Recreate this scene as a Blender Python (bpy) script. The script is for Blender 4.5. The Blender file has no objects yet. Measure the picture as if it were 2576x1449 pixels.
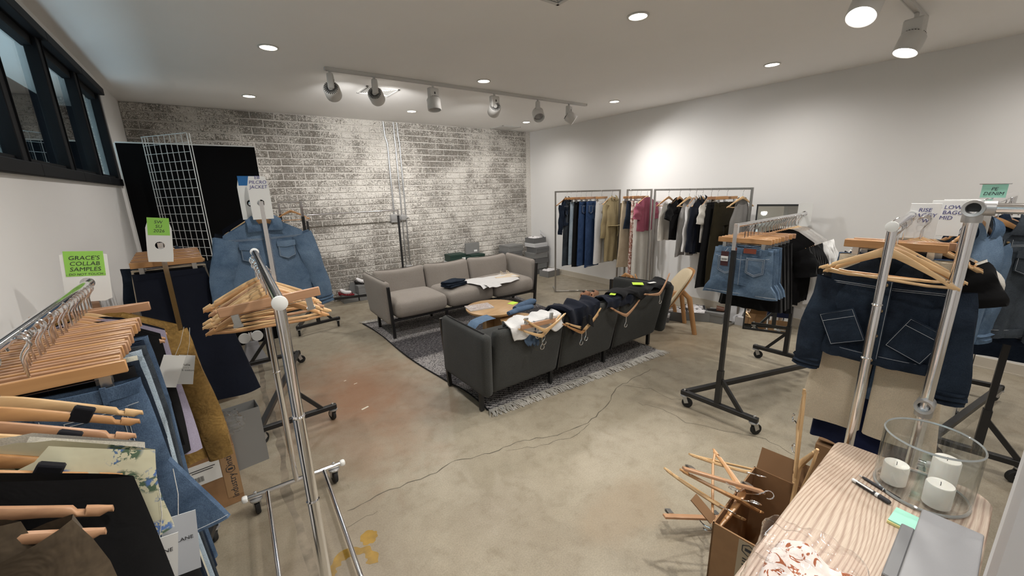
import bpy, math, random
from mathutils import Vector as V, Matrix as M, noise as NZ
PI = math.pi
rnd = random.Random(7)
scene = bpy.context.scene
COL = scene.collection

# ------------------------------------------------------------------ camera
def _axes(yaw, pitch, roll):
    f = V((math.sin(yaw)*math.cos(pitch), math.cos(yaw)*math.cos(pitch), -math.sin(pitch)))
    r = V((math.cos(yaw), -math.sin(yaw), 0)); u = r.cross(f)
    return r*math.cos(roll)+u*math.sin(roll), u*math.cos(roll)-r*math.sin(roll), f
cam_d = bpy.data.cameras.new('camera'); cam = bpy.data.objects.new('camera', cam_d); COL.objects.link(cam)
_r, _u, _f = _axes(math.radians(36.0655), math.radians(14.0221), math.radians(-1.5018))
cam.matrix_world = M(((_r.x, _u.x, -_f.x, 0), (_r.y, _u.y, -_f.y, 0), (_r.z, _u.z, -_f.z, 1.67), (0, 0, 0, 1)))
cam_d.sensor_width = 36; cam_d.lens = 36*1004.77/2576; cam_d.clip_start = .02; cam_d.clip_end = 60
scene.camera = cam

# ------------------------------------------------------------------ world, exposure, lights
w = bpy.data.worlds.new('night'); scene.world = w; w.use_nodes = True
w.node_tree.nodes['Background'].inputs[0].default_value = (.02, .03, .045, 1)
w.node_tree.nodes['Background'].inputs[1].default_value = .25
vs = scene.view_settings; vs.view_transform = 'Standard'; vs.look = 'None'; vs.gamma = 1; vs.use_curve_mapping = False
vs.exposure = 0.0
WARM = (1.0, .96, .92); NEUT = (1.0, .95, .87); COOL = (1.0, .98, .955)
def spot(name, loc, aim, watt, deg, blend, col, size=.03):
    d = bpy.data.lights.new(name, 'SPOT'); d.energy = watt; d.spot_size = math.radians(deg); d.spot_blend = blend
    d.color = col; d.shadow_soft_size = size
    o = bpy.data.objects.new(name, d); COL.objects.link(o); o.location = loc
    o.rotation_euler = (V(aim)-V(loc)).to_track_quat('-Z', 'Y').to_euler(); return o
DOWN_W = 54.0; DOWN_DEG = 165
H = 2.741; XL = -.662; XR = 5.328; YB = 6.573; YF = -3.2

# ------------------------------------------------------------------ materials
def nodes_of(name):
    m = bpy.data.materials.new(name); m.use_nodes = True
    nt = m.node_tree; b = nt.nodes['Principled BSDF']; return m, nt, b
def ramp(nt, fac, stops):
    r = nt.nodes.new('ShaderNodeValToRGB'); e = r.color_ramp.elements
    while len(e) < len(stops): e.new(.5)
    for k, (p, c) in enumerate(stops):
        e[k].position = p; e[k].color = (*c, 1) if len(c) == 3 else c
    nt.links.new(fac, r.inputs[0]); return r.outputs[0]
def coords(nt, scale=(1, 1, 1), rnd_off=True):
    tc = nt.nodes.new('ShaderNodeTexCoord'); mp = nt.nodes.new('ShaderNodeMapping')
    mp.inputs['Scale'].default_value = scale; src = tc.outputs['Object']
    if rnd_off:
        oi = nt.nodes.new('ShaderNodeObjectInfo'); a = nt.nodes.new('ShaderNodeVectorMath'); a.operation = 'ADD'
        s = nt.nodes.new('ShaderNodeMath'); s.operation = 'MULTIPLY'; s.inputs[1].default_value = 13.7
        nt.links.new(oi.outputs['Random'], s.inputs[0]); nt.links.new(src, a.inputs[0]); nt.links.new(s.outputs[0], a.inputs[1]); src = a.outputs[0]
    nt.links.new(src, mp.inputs[0]); return mp.outputs[0]
def noise(nt, vec, scale, detail=4, rough=.55, dist=0):
    n = nt.nodes.new('ShaderNodeTexNoise'); n.inputs['Scale'].default_value = scale; n.inputs['Detail'].default_value = detail
    n.inputs['Roughness'].default_value = rough; n.inputs['Distortion'].default_value = dist
    nt.links.new(vec, n.inputs['Vector']); return n.outputs['Fac']
def mixc(nt, fac, a, b, mode='MIX'):
    x = nt.nodes.new('ShaderNodeMix'); x.data_type = 'RGBA'; x.blend_type = mode
    for s, v in ((x.inputs['Factor'], fac), (x.inputs['A'], a), (x.inputs['B'], b)):
        if hasattr(v, 'links') or hasattr(v, 'is_linked'): nt.links.new(v, s)
        elif isinstance(v, (int, float)): s.default_value = v
        else: s.default_value = (*v, 1)
    return x.outputs['Result']
def bump(nt, b, h, strength, dist=.002):
    n = nt.nodes.new('ShaderNodeBump'); n.inputs['Strength'].default_value = strength; n.inputs['Distance'].default_value = dist
    nt.links.new(h, n.inputs['Height']); nt.links.new(n.outputs[0], b.inputs['Normal'])
_M = {}
def plain(name, col, rough=.5, metal=0, spec=.5, var=.0, vscale=8, bmp=0, bscale=60, sheen=0):
    if name in _M: return _M[name]
    m, nt, b = nodes_of(name)
    b.inputs['Roughness'].default_value = rough; b.inputs['Metallic'].default_value = metal
    b.inputs['Specular IOR Level'].default_value = spec
    if sheen: b.inputs['Sheen Weight'].default_value = sheen
    vec = coords(nt)
    n = noise(nt, vec, vscale)
    lo = tuple(c*(1-var) for c in col); hi = tuple(min(1, c*(1+var)) for c in col)
    nt.links.new(ramp(nt, n, [(.3, lo), (.7, hi)]), b.inputs['Base Color'])
    if bmp: bump(nt, b, noise(nt, vec, bscale, 3), bmp)
    _M[name] = m; return m
def fabric(name, col, var=.15, rough=.9, weave=420, bmp=.25):
    if name in _M: return _M[name]
    m, nt, b = nodes_of(name); vec = coords(nt)
    b.inputs['Roughness'].default_value = rough; b.inputs['Specular IOR Level'].default_value = .2
    b.inputs['Sheen Weight'].default_value = .06
    big = noise(nt, vec, 5, 3); fine = noise(nt, vec, weave, 2)
    c = ramp(nt, big, [(.3, tuple(x*(1-var) for x in col)), (.7, tuple(min(1, x*(1+var)) for x in col))])
    c2 = ramp(nt, fine, [(.3, (.72, .72, .72)), (.7, (1, 1, 1))])
    nt.links.new(mixc(nt, 1.0, c, c2, 'MULTIPLY'), b.inputs['Base Color'])
    wr = noise(nt, vec, 14, 3, .6, .6); bump(nt, b, wr, bmp, .012)
    _M[name] = m; return m
def denim(name, dark, light, wash=.5):
    if name in _M: return _M[name]
    m, nt, b = nodes_of(name); vec = coords(nt)
    b.inputs['Roughness'].default_value = .9; b.inputs['Specular IOR Level'].default_value = .15
    n = noise(nt, vec, 6, 5, .65, .4)
    c = ramp(nt, n, [(.5-.28*wash-.05, dark), (.72, light)])
    v2 = coords(nt, (700, 700, 260)); fine = noise(nt, v2, 1, 1)
    c2 = ramp(nt, fine, [(.3, (.62, .64, .7)), (.7, (1.1, 1.1, 1.1))])
    nt.links.new(mixc(nt, 1.0, c, c2, 'MULTIPLY'), b.inputs['Base Color'])
    bump(nt, b, noise(nt, vec, 22, 4, .6, .8), .35, .01)
    _M[name] = m; return m
def wood(name, c1, c2, rough=.4, along=0, s=60):
    if name in _M: return _M[name]
    m, nt, b = nodes_of(name); sc = [s]*3; sc[along] = s*.05
    vec = coords(nt, tuple(sc)); n = noise(nt, vec, 1, 5, .6, .7)
    v2 = coords(nt, tuple(x*.2 for x in sc)); n2 = noise(nt, v2, 1, 2)
    c = ramp(nt, n, [(.3, c1), (.65, c2)])
    nt.links.new(mixc(nt, n2, c, ramp(nt, n2, [(.35, tuple(x*.8 for x in c1)), (.65, c2)])), b.inputs['Base Color'])
    b.inputs['Roughness'].default_value = rough; bump(nt, b, n, .06, .002)
    _M[name] = m; return m
def emit(name, col, st):
    if name in _M: return _M[name]
    m, nt, b = nodes_of(name); b.inputs['Base Color'].default_value = (*col, 1)
    b.inputs['Emission Color'].default_value = (*col, 1); b.inputs['Emission Strength'].default_value = st
    _M[name] = m; return m
def clear(name, col=(1, 1, 1), rough=0.0, ior=1.45):
    if name in _M: return _M[name]
    """thin-walled glass or film: clear body with a Fresnel sheen"""
    m, nt, b = nodes_of(name); nt.nodes.remove(b); out = nt.nodes['Material Output']
    tr = nt.nodes.new('ShaderNodeBsdfTransparent'); tr.inputs[0].default_value = (*col, 1)
    gl = nt.nodes.new('ShaderNodeBsdfGlossy'); gl.inputs['Roughness'].default_value = rough; gl.inputs['Color'].default_value = (.95, .97, .97, 1)
    lw = nt.nodes.new('ShaderNodeLayerWeight'); lw.inputs['Blend'].default_value = .5; mx = nt.nodes.new('ShaderNodeMixShader')
    pw = nt.nodes.new('ShaderNodeMath'); pw.operation = 'POWER'; pw.inputs[1].default_value = 4.5; nt.links.new(lw.outputs['Facing'], pw.inputs[0])
    fr = nt.nodes.new('ShaderNodeMath'); fr.operation = 'MULTIPLY_ADD'; f0 = ((ior-1)/(ior+1))**2; fr.inputs[1].default_value = 1-f0; fr.inputs[2].default_value = f0; nt.links.new(pw.outputs[0], fr.inputs[0])
    nt.links.new(fr.outputs[0], mx.inputs[0]); nt.links.new(tr.outputs[0], mx.inputs[1]); nt.links.new(gl.outputs[0], mx.inputs[2]); nt.links.new(mx.outputs[0], out.inputs['Surface'])
    _M[name] = m; return m

chrome = plain('chrome', (.82, .82, .84), .13, 1)
steel = plain('brushed_steel', (.42, .41, .39), .38, 1, var=.06, vscale=30)
blackmetal = plain('black_metal', (.012, .012, .013), .42)
rubber = plain('black_rubber', (.012, .012, .012), .75)
whitepl = plain('white_plastic', (.8, .8, .78), .45)
galv = plain('galvanised_metal', (.62, .63, .64), .32, 1, var=.1, vscale=25)
castgrey = plain('cast_grey_metal', (.5, .5, .5), .4, .8, var=.1)
fixture = plain('fixture_paint', (.62, .61, .59), .5)
paper = plain('white_card', (.78, .78, .76), .7)
ink = plain('dark_ink', (.03, .03, .035), .7)
blueink = plain('blue_ink', (.05, .05, .22), .7)
HW = {
 'pale': wood('hanger_pale', (.55, .34, .16), (.72, .49, .26), .32),
 'mid': wood('hanger_mid', (.42, .21, .085), (.58, .32, .14), .3),
 'tan': wood('hanger_tan', (.38, .2, .11), (.52, .3, .17), .35),
}
D_mid = denim('denim_mid', (.045, .075, .125), (.12, .18, .27)); D_dark = denim('denim_dark', (.008, .0115, .019), (.028, .042, .064))
D_light = denim('denim_light', (.085, .14, .22), (.2, .29, .4)); D_pale = denim('denim_pale', (.3, .38, .45), (.5, .58, .63))
D_blue = denim('denim_blue', (.02, .045, .11), (.055, .1, .21)); D_grey = denim('denim_grey', (.03, .037, .045), (.08, .095, .11))
D_in = denim('denim_inky', (.007, .011, .022), (.022, .035, .06)); D_short = denim('denim_short', (.045, .085, .15), (.2, .28, .37), .75)
F_black = fabric('cloth_black', (.007, .007, .008)); F_navy = fabric('cloth_navy', (.008, .011, .022)); F_white = fabric('cloth_white', (.78, .77, .76), .04)
F_cream = fabric('cloth_cream', (.66, .56, .42), .08); F_ecru = fabric('cloth_ecru', (.72, .69, .63), .05); F_khaki = fabric('cloth_khaki', (.36, .29, .16), .1)
F_pink = fabric('cloth_pink', (.36, .1, .15), .12); F_olive = fabric('cloth_olive', (.028, .022, .01), .2); F_grey = fabric('cloth_grey', (.28, .27, .26), .1)
F_lilac = fabric('cloth_lilac', (.42, .38, .5), .1); F_brown = fabric('cloth_brown', (.06, .042, .025), .25, weave=90); F_sand = fabric('cloth_sand', (.5, .41, .29), .08)
F_royal = fabric('cloth_royal', (.008, .013, .045), .15); F_bone = fabric('cloth_bone', (.62, .6, .5), .06)

# ------------------------------------------------------------------ mesh builder
class MB:
    def __init__(s): s.v = []; s.f = []
    def add(s, vs, fs):
        o = len(s.v); s.v += [tuple(p) for p in vs]; s.f += [tuple(o+i for i in f) for f in fs]; return s
    def box(s, c, d, R=None, ch=0):
        x, y, z = d[0]/2, d[1]/2, d[2]/2
        if ch:
            vs = []; idx = {}
            for a in range(3):
                for sa in (-1, 1):
                    for sb in (-1, 1):
                        for sc in (-1, 1):
                            p = [0, 0, 0]; h = (x, y, z); k = [sa, sb, sc]; ax = [a, (a+1) % 3, (a+2) % 3]
                            p[ax[0]] = sa*h[ax[0]]; p[ax[1]] = sb*(h[ax[1]]-ch); p[ax[2]] = sc*(h[ax[2]]-ch)
                            sg = [0, 0, 0]; sg[ax[0]] = sa; sg[ax[1]] = sb; sg[ax[2]] = sc
                            idx[(a, *sg)] = len(vs); vs.append(p)
            fs = []
            for a in range(3):
                b, c2 = (a+1) % 3, (a+2) % 3
                for sa in (-1, 1):
                    def g(sb, sc):
                        sg = [0, 0, 0]; sg[a] = sa; sg[b] = sb; sg[c2] = sc; return idx[(a, *sg)]
                    q = [g(-1, -1), g(1, -1), g(1, 1), g(-1, 1)]; fs.append(q if sa > 0 else q[::-1])
            for a in range(3):
                b, c2 = (a+1) % 3, (a+2) % 3
                for sb in (-1, 1):
                    for sc in (-1, 1):
                        def g(face, sa):
                            sg = [0, 0, 0]; sg[a] = sa; sg[b] = sb; sg[c2] = sc; return idx[(face, *sg)]
                        q = [g(b, -1), g(b, 1), g(c2, 1), g(c2, -1)]; fs.append(q if sb*sc < 0 else q[::-1])
            for sx in (-1, 1):
                for sy in (-1, 1):
                    for sz in (-1, 1):
                        q = [idx[(k, sx, sy, sz)] for k in range(3)]; fs.append(q if sx*sy*sz > 0 else q[::-1])
        else:
            vs = [(sx*x, sy*y, sz*z) for sz in (-1, 1) for sy in (-1, 1) for sx in (-1, 1)]
            fs = [(0, 2, 3, 1), (4, 5, 7, 6), (0, 1, 5, 4), (2, 6, 7, 3), (0, 4, 6, 2), (1, 3, 7, 5)]
        C = V(c)
        if R is not None: vs = [R @ V(p)+C for p in vs]
        else: vs = [V(p)+C for p in vs]
        return s.add(vs, fs)
    def loft(s, rings, cap=True, close=True):
        n = len(rings[0]); o = len(s.v)
        for r in rings: s.v += [tuple(p) for p in r]
        m = n if close else n-1
        for j in range(len(rings)-1):
            for i in range(m):
                a = o+j*n+i; b = o+j*n+(i+1) % n; s.f.append((a, b, b+n, a+n))
        if cap and close:
            s.f.append(tuple(o+i for i in range(n))[::-1]); e = o+(len(rings)-1)*n; s.f.append(tuple(e+i for i in range(n)))
        return s
    def tube(s, path, r, n=8, cap=True, flat=1.0):
        P = [V(p) for p in path]; rings = []; k = len(P)
        t0 = (P[1]-P[0]).normalized(); up = V((0, 0, 1)) if abs(t0.z) < .9 else V((0, 1, 0))
        a = t0.cross(up).normalized()
        for i in range(k):
            t = ((P[min(i+1, k-1)]-P[max(i-1, 0)])).normalized()
            a = (a-t*a.dot(t)).normalized(); b = t.cross(a)
            rr = r[i] if isinstance(r, (list, tuple)) else r
            rings.append([P[i]+a*(rr*math.cos(q))+b*(rr*flat*math.sin(q)) for q in [2*PI*j/n for j in range(n)]])
        return s.loft(rings, cap)
    def bar(s, p, q, w, h, up=(0, 0, 1)):
        p, q = V(p), V(q); t = (q-p).normalized(); u = V(up)
        if abs(t.dot(u)) > .95: u = V((0, 1, 0))
        a = t.cross(u).normalized(); b = a.cross(t)
        rings = [[c+a*(sx*w/2)+b*(sy*h/2) for sx, sy in ((-1, -1), (1, -1), (1, 1), (-1, 1))] for c in (p, q)]
        return s.loft(rings)
    def lathe(s, prof, n=24, c=(0, 0, 0), cap=True):
        return s.loft([[V((c[0]+r*math.cos(2*PI*i/n), c[1]+r*math.sin(2*PI*i/n), c[2]+z)) for i in range(n)] for r, z in prof], cap)
    def grid(s, nu, nv, fn):
        o = len(s.v)
        for j in range(nv+1):
            for i in range(nu+1): s.v.append(tuple(fn(i/nu, j/nv)))
        for j in range(nv):
            for i in range(nu):
                a = o+j*(nu+1)+i; s.f.append((a, a+1, a+nu+2, a+nu+1))
        return s
    def rr(s, d, r, n=(6, 6, 6), fn=None, seg=3):
        """rounded box centred at origin, vertices passed through fn"""
        h = [x/2 for x in d]; ax = []
        for k in range(3):
            hk = h[k]; rk = min(r, hk*.999); L = [-hk+rk*(1-math.cos(PI/2*i/seg))*1.0 for i in range(seg)]
            L += [-hk+rk+(2*hk-2*rk)*i/n[k] for i in range(n[k]+1)]; L += [-x for x in L[:seg][::-1]]; ax.append(L)
        idx = {}
        def vert(p):
            key = tuple(round(x, 5) for x in p)
            if key in idx: return idx[key]
            q = V([max(-h[k]+min(r, h[k]*.999), min(h[k]-min(r, h[k]*.999), p[k])) for k in range(3)])
            dvec = V(p)-q
            pt = q+dvec.normalized()*r if dvec.length > 1e-9 else q
            pt = V([max(-h[k], min(h[k], pt[k])) for k in range(3)])
            if fn: pt = V(fn(pt))
            idx[key] = len(s.v); s.v.append(tuple(pt)); return idx[key]
        for a in range(3):
            b, c = (a+1) % 3, (a+2) % 3
            for sg in (-1, 1):
                A, B = ax[b], ax[c]
                for i in range(len(A)-1):
                    for j in range(len(B)-1):
                        q = []
                        for (ii, jj) in ((i, j), (i+1, j), (i+1, j+1), (i, j+1)):
                            p = [0, 0, 0]; p[a] = sg*h[a]; p[b] = A[ii]; p[c] = B[jj]; q.append(vert(p))
                        if len(set(q)) == 4: s.f.append(tuple(q) if sg > 0 else tuple(q[::-1]))
        return s
    def xf(s, fn): s.v = [tuple(fn(V(p))) for p in s.v]; return s
    def mesh(s, name, mat, smooth=True):
        me = bpy.data.meshes.new(name); me.from_pydata(s.v, [], s.f); me.update()
        if mat: me.materials.append(mat)
        if smooth:
            me.polygons.foreach_set('use_smooth', [True]*len(me.polygons)); me.set_sharp_from_angle(angle=math.radians(42))
        return me
    def build(s, name, mat, parent=None, loc=None, rotz=None, smooth=True):
        return link(name, s.mesh(name, mat, smooth), parent, loc, rotz)
def link(name, me, parent=None, loc=None, rotz=None):
    o = bpy.data.objects.new(name, me); COL.objects.link(o)
    if parent: o.parent = parent
    if loc is not None: o.location = loc
    if rotz is not None: o.rotation_euler[2] = rotz
    return o
def tag(o, label, cat, group=None):
    o['label'] = label; o['category'] = cat
    if group: o['group'] = group
    return o
def thing(name, label, cat, loc=(0, 0, 0), rotz=0, group=None):
    o = bpy.data.objects.new(name, None); COL.objects.link(o); o.location = loc; o.rotation_euler = (0, 0, rotz); o.empty_display_size = .05
    return tag(o, label, cat, group)
def struct(name, mb, mat, parent=None, smooth=False):
    o = mb.build(name, mat, parent, smooth=smooth)
    if not parent: o['kind'] = 'structure'
    return o
ORD = ['first', 'second', 'third', 'fourth', 'fifth', 'sixth', 'seventh', 'eighth', 'ninth', 'tenth', 'eleventh', 'twelfth', 'thirteenth', 'fourteenth', 'fifteenth', 'sixteenth', 'seventeenth', 'eighteenth', 'nineteenth', 'twentieth']
def text(name, body, size, mat, parent, loc, rot, extr=.0002, align='CENTER', shear=0, space=1.0):
    c = bpy.data.curves.new(name, 'FONT'); c.body = body; c.size = size; c.extrude = extr; c.align_x = align; c.align_y = 'CENTER'; c.shear = shear; c.space_line = space
    c.resolution_u = 3
    o = bpy.data.objects.new(name, c); COL.objects.link(o)
    dg = bpy.context.evaluated_depsgraph_get(); me = bpy.data.meshes.new_from_object(o.evaluated_get(dg))
    bpy.data.objects.remove(o); bpy.data.curves.remove(c)
    me.materials.clear(); me.materials.append(mat)
    t = link(name, me, parent, loc); t.rotation_euler = rot; return t
def lerp(a, b, t): return a+(b-a)*t
def nz(x, y=0, z=0): return NZ.noise(V((x, y, z)))
# ================================================================== ROOM
# ---- floor: polished stained concrete
m, nt, b = nodes_of('polished_concrete')
vec = coords(nt, rnd_off=False)
n1 = noise(nt, vec, 1.1, 6, .6, .4); n2 = noise(nt, vec, 9, 6, .65, .3); n3 = noise(nt, vec, 140, 2)
base = ramp(nt, n1, [(.3, (.275, .233, .172)), (.5, (.335, .294, .224)), (.7, (.39, .345, .27))])
sp = ramp(nt, n2, [(.3, (.76, .73, .68)), (.48, (.96, .95, .93)), (.72, (1.06, 1.05, 1.03))])
c = mixc(nt, .8, base, sp, 'MULTIPLY')
c = mixc(nt, .55, c, ramp(nt, n3, [(.3, (.7, .7, .7)), (.65, (1.1, 1.1, 1.1))]), 'MULTIPLY')
def blob(nt, cx, cy, rx, ry, lo=.1, hi=1.0, namp=.55):
    tc = nt.nodes.new('ShaderNodeTexCoord'); mp = nt.nodes.new('ShaderNodeMapping'); mp.inputs['Location'].default_value = (-cx/rx, -cy/ry, 0); mp.inputs['Scale'].default_value = (1/rx, 1/ry, 0)
    nt.links.new(tc.outputs['Object'], mp.inputs[0]); L = nt.nodes.new('ShaderNodeVectorMath'); L.operation = 'LENGTH'; nt.links.new(mp.outputs[0], L.inputs[0])
    a = nt.nodes.new('ShaderNodeMath'); a.operation = 'MULTIPLY_ADD'; nt.links.new(noise(nt, coords(nt, rnd_off=False), 3.2, 6, .65, .5), a.inputs[0]); a.inputs[1].default_value = namp*2; a.inputs[2].default_value = -namp
    s = nt.nodes.new('ShaderNodeMath'); s.operation = 'ADD'; nt.links.new(L.outputs['Value'], s.inputs[0]); nt.links.new(a.outputs[0], s.inputs[1])
    mr = nt.nodes.new('ShaderNodeMapRange'); mr.inputs['From Min'].default_value = hi; mr.inputs['From Max'].default_value = lo; nt.links.new(s.outputs[0], mr.inputs['Value']); return mr.outputs[0]
def scaled(nt, f, k):
    x = nt.nodes.new('ShaderNodeMath'); x.operation = 'MULTIPLY'; nt.links.new(f, x.inputs[0]); x.inputs[1].default_value = k; return x.outputs[0]
c = mixc(nt, scaled(nt, blob(nt, .75, 3.3, .75, 1.3), .75), c, (.27, .12, .055))        # old rust-red stain
c = mixc(nt, scaled(nt, blob(nt, .15, 1.7, .5, 1.2), .55), c, (.16, .12, .08))
c = mixc(nt, scaled(nt, blob(nt, 1.5, 1.1, .35, .2, .55, 1.0), .3), c, (.24, .16, .09))
c = mixc(nt, scaled(nt, blob(nt, 3.9, 2.2, .9, .5), .45), c, (.28, .2, .12))
nt.links.new(c, b.inputs['Base Color'])
nt.links.new(ramp(nt, n2, [(.3, (.5, .5, .5)), (.7, (.3, .3, .3))]), b.inputs['Roughness'])
b.inputs['Specular IOR Level'].default_value = .4
bump(nt, b, n3, .05, .001)
concrete = m
floor = struct('floor', MB().box((2.33, 1.68, -.05), (XR-XL+1.2, YB-YF+1.2, .1)), concrete)
crackm = plain('crack_filler', (.11, .095, .07), .8, var=.3, vscale=20); jointm = plain('joint_filler', (.21, .175, .13), .8, var=.35, vscale=12, bmp=.3)
def ribbon(pts, wd, z=.0006, sub=5, jit=.012, seed=1):
    r = random.Random(seed); P = []
    for a, b_ in zip(pts, pts[1:]):
        for k in range(sub):
            t = k/sub; P.append(V((lerp(a[0], b_[0], t)+r.uniform(-jit, jit), lerp(a[1], b_[1], t)+r.uniform(-jit, jit), z)))
    P.append(V((*pts[-1], z))); mb = MB(); vs = []; fs = []
    for i, p in enumerate(P):
        t = (P[min(i+1, len(P)-1)]-P[max(0, i-1)]).normalized(); nrm = V((-t.y, t.x, 0)); ww = wd*r.uniform(.5, 1.25)*(.35 if i in (0, len(P)-1) else 1)
        vs += [p+nrm*ww/2, p-nrm*ww/2]
        if i: fs.append((2*i-2, 2*i-1, 2*i+1, 2*i))
    return mb.add(vs, fs)
CR = [[(.31, 2.0), (.52, 2.02), (.74, 1.98), (.98, 2.0), (1.2, 1.93), (1.45, 1.9), (1.66, 1.8), (1.95, 1.78), (2.2, 1.83), (2.5, 1.98), (2.75, 2.0), (3.05, 2.02)],
      [(1.3, 1.88), (1.5, 1.79), (1.75, 1.72), (1.95, 1.76)], [(2.45, 1.72), (2.52, 1.55), (2.5, 1.35), (2.62, 1.1), (2.72, .9), (2.68, .72)], [(2.6, 1.98), (2.72, 1.8), (2.7, 1.6), (2.9, 1.4)], [(.28, 1.9), (.45, 1.9)]]
for k, p in enumerate(CR): ribbon(p, .007 if k == 0 else .004, seed=k).build('crack', crackm, floor)
ribbon([(.0, .6), (.06, 1.2), (.1, 1.8), (.08, 2.4), (.12, 3.0), (.1, 3.8), (.14, 4.6), (.12, 5.2)], .045, .0004, 8, .006, 5).build('filled_joint', jointm, floor)
stainm = plain('ochre_stain', (.26, .15, .015), .35, var=.35, vscale=12)
def patch(cx, cy, rx, ry, seed, inner=0, a0=0, a1=2*PI, n=48, z=.0005):
    mb = MB(); vs = []; fs = []
    for i in range(n+1):
        a = lerp(a0, a1, i/n); k = 1+.28*nz(math.cos(a)*2.2+seed, math.sin(a)*2.2, seed); k2 = inner*(1+.3*nz(math.cos(a)*3+seed, math.sin(a)*3, 9+seed))
        vs += [(cx+rx*k*math.cos(a), cy+ry*k*math.sin(a), z), (cx+rx*k2*math.cos(a), cy+ry*k2*math.sin(a), z)]
        if i: fs.append((2*i-2, 2*i, 2*i+1, 2*i-1))
    return mb.add(vs, fs)
patch(.245, 1.635, .115, .12, 3, .6, -.35, PI*1.1).build('stain', stainm, floor)
patch(.36, 1.76, .04, .045, 8).build('stain', stainm, floor)
slivm = plain('tape_scrap', (.75, .7, .58), .6)
for k, (x, y, lx, ly, a) in enumerate([(.72, 3.02, .06, .016, .3), (.78, 3.5, .03, .008, .2), (.72, 3.62, .02, .01, .1)]):
    MB().box((0, 0, 0), (lx, ly, .001)).build('tape_scrap', slivm, floor, (x, y, .0008), a)
# ---- ceiling and plastered walls
ceilm = plain('ceiling_paint', (.88, .865, .845), .85, spec=.2, var=.015, vscale=1.2, bmp=.04, bscale=220)
wallm = plain('wall_paint', (.76, .75, .735), .7, spec=.25, var=.012, vscale=1.5, bmp=.05, bscale=180)
struct('ceiling', MB().box((2.33, 1.68, H+.05), (XR-XL+1.2, YB-YF+1.2, .1)), ceilm)
struct('wall_right', MB().box((XR+.06, 1.68, H/2), (.12, YB-YF+.24, H)), wallm)
struct('wall_front', MB().box((2.33, YF-.06, H/2), (XR-XL+.24, .12, H)), wallm)
WZ0, WZ1, WY0, WY1 = 1.785, 2.662, -.45, 5.49     # band of windows high on the left wall
wl = MB().box((XL-.06, 1.68, WZ0/2), (.12, YB-YF+.24, WZ0)).box((XL-.06, 1.68, (WZ1+H)/2), (.12, YB-YF+.24, H-WZ1))
wl.box((XL-.06, (WY1+YB+.1)/2, (WZ0+WZ1)/2), (.12, YB+.1-WY1, WZ1-WZ0)).box((XL-.06, (YF-.1+WY0)/2, (WZ0+WZ1)/2), (.12, WY0-YF+.1, WZ1-WZ0))
struct('wall_left', wl, wallm)
# ---- dark framed clerestory windows
framem = plain('dark_window_frame', (.008, .009, .011), .6, spec=.15)
glassm = clear('window_glass', (.72, .8, .84), .0, 1.52)
PITCH = .833
for k in range(7):
    y1 = WY1-.0-PITCH*k+.0; y0 = y1-PITCH
    wn = thing('window_%d' % (k+1), 'dark framed clerestory window', 'window'); del wn['label']; del wn['category']; wn['kind'] = 'structure'
    cy = (y0+y1)/2; gx = XL-.055
    MB().box((gx+.018, y1-.035, (WZ0+WZ1)/2), (.06, .07, WZ1-WZ0), ch=.004).build('window_frame', framem, wn, smooth=False)
    MB().box((gx+.02, y0+.003, (WZ0+WZ1)/2), (.07, .006, WZ1-WZ0)).build('window_jamb', framem, wn, smooth=False)
    MB().box((gx+.03, cy, WZ0+.03), (.11, PITCH, .06), ch=.004).box((gx+.0, cy, WZ0+.075), (.05, PITCH-.07, .03)).build('window_sill', framem, wn, smooth=False)
    MB().box((gx+.03, cy, WZ1-.03), (.11, PITCH, .06), ch=.004).box((gx+.0, cy, WZ1-.085), (.05, PITCH-.07, .05)).build('window_head', framem, wn, smooth=False)
    MB().box((gx+.0, cy-.03, (WZ0+WZ1)/2), (.006, PITCH-.075, WZ1-WZ0-.12)).build('pane', glassm, wn, smooth=False)
# the dark outside face of the neighbouring building, close to the panes
ow = MB().box((XL-1.0, 2.2, 2.2), (.1, 9, 3.2))
for rz_ in range(16):
    for ry_ in range(22): ow.box((XL-.945, -2.2+ry_*.42+.21*(rz_ % 2), .7+rz_*.2), (.02, .405, .188))
struct('wall_outside', ow, plain('grey_blockwork', (.3, .33, .33), .9, var=.35, vscale=14, bmp=.6, bscale=50))
fill_ = bpy.data.lights.new('alley_fill', 'AREA'); fill_.shape = 'RECTANGLE'; fill_.size = .25; fill_.size_y = 7; fill_.energy = 420; fill_.color = (.9, 1, 1)  # added unseen area light, brightens the blockwork behind the panes
lo_ = bpy.data.objects.new('alley_fill', fill_); COL.objects.link(lo_); lo_.location = (XL-.55, 2.4, 3.5); lo_.rotation_euler = (0, .6, 0)
sl_ = bpy.data.lights.new('window_fill', 'AREA'); sl_.shape = 'RECTANGLE'; sl_.size = .5; sl_.size_y = 7; sl_.energy = 85; sl_.color = (.82, .93, 1)  # added unseen area light below the windows, lifts the left ceiling with cool light
so_ = bpy.data.objects.new('window_fill', sl_); COL.objects.link(so_); so_.location = (XL-.55, 2.2, 1.0); so_.rotation_euler = (0, PI-.5, 0)
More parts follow.
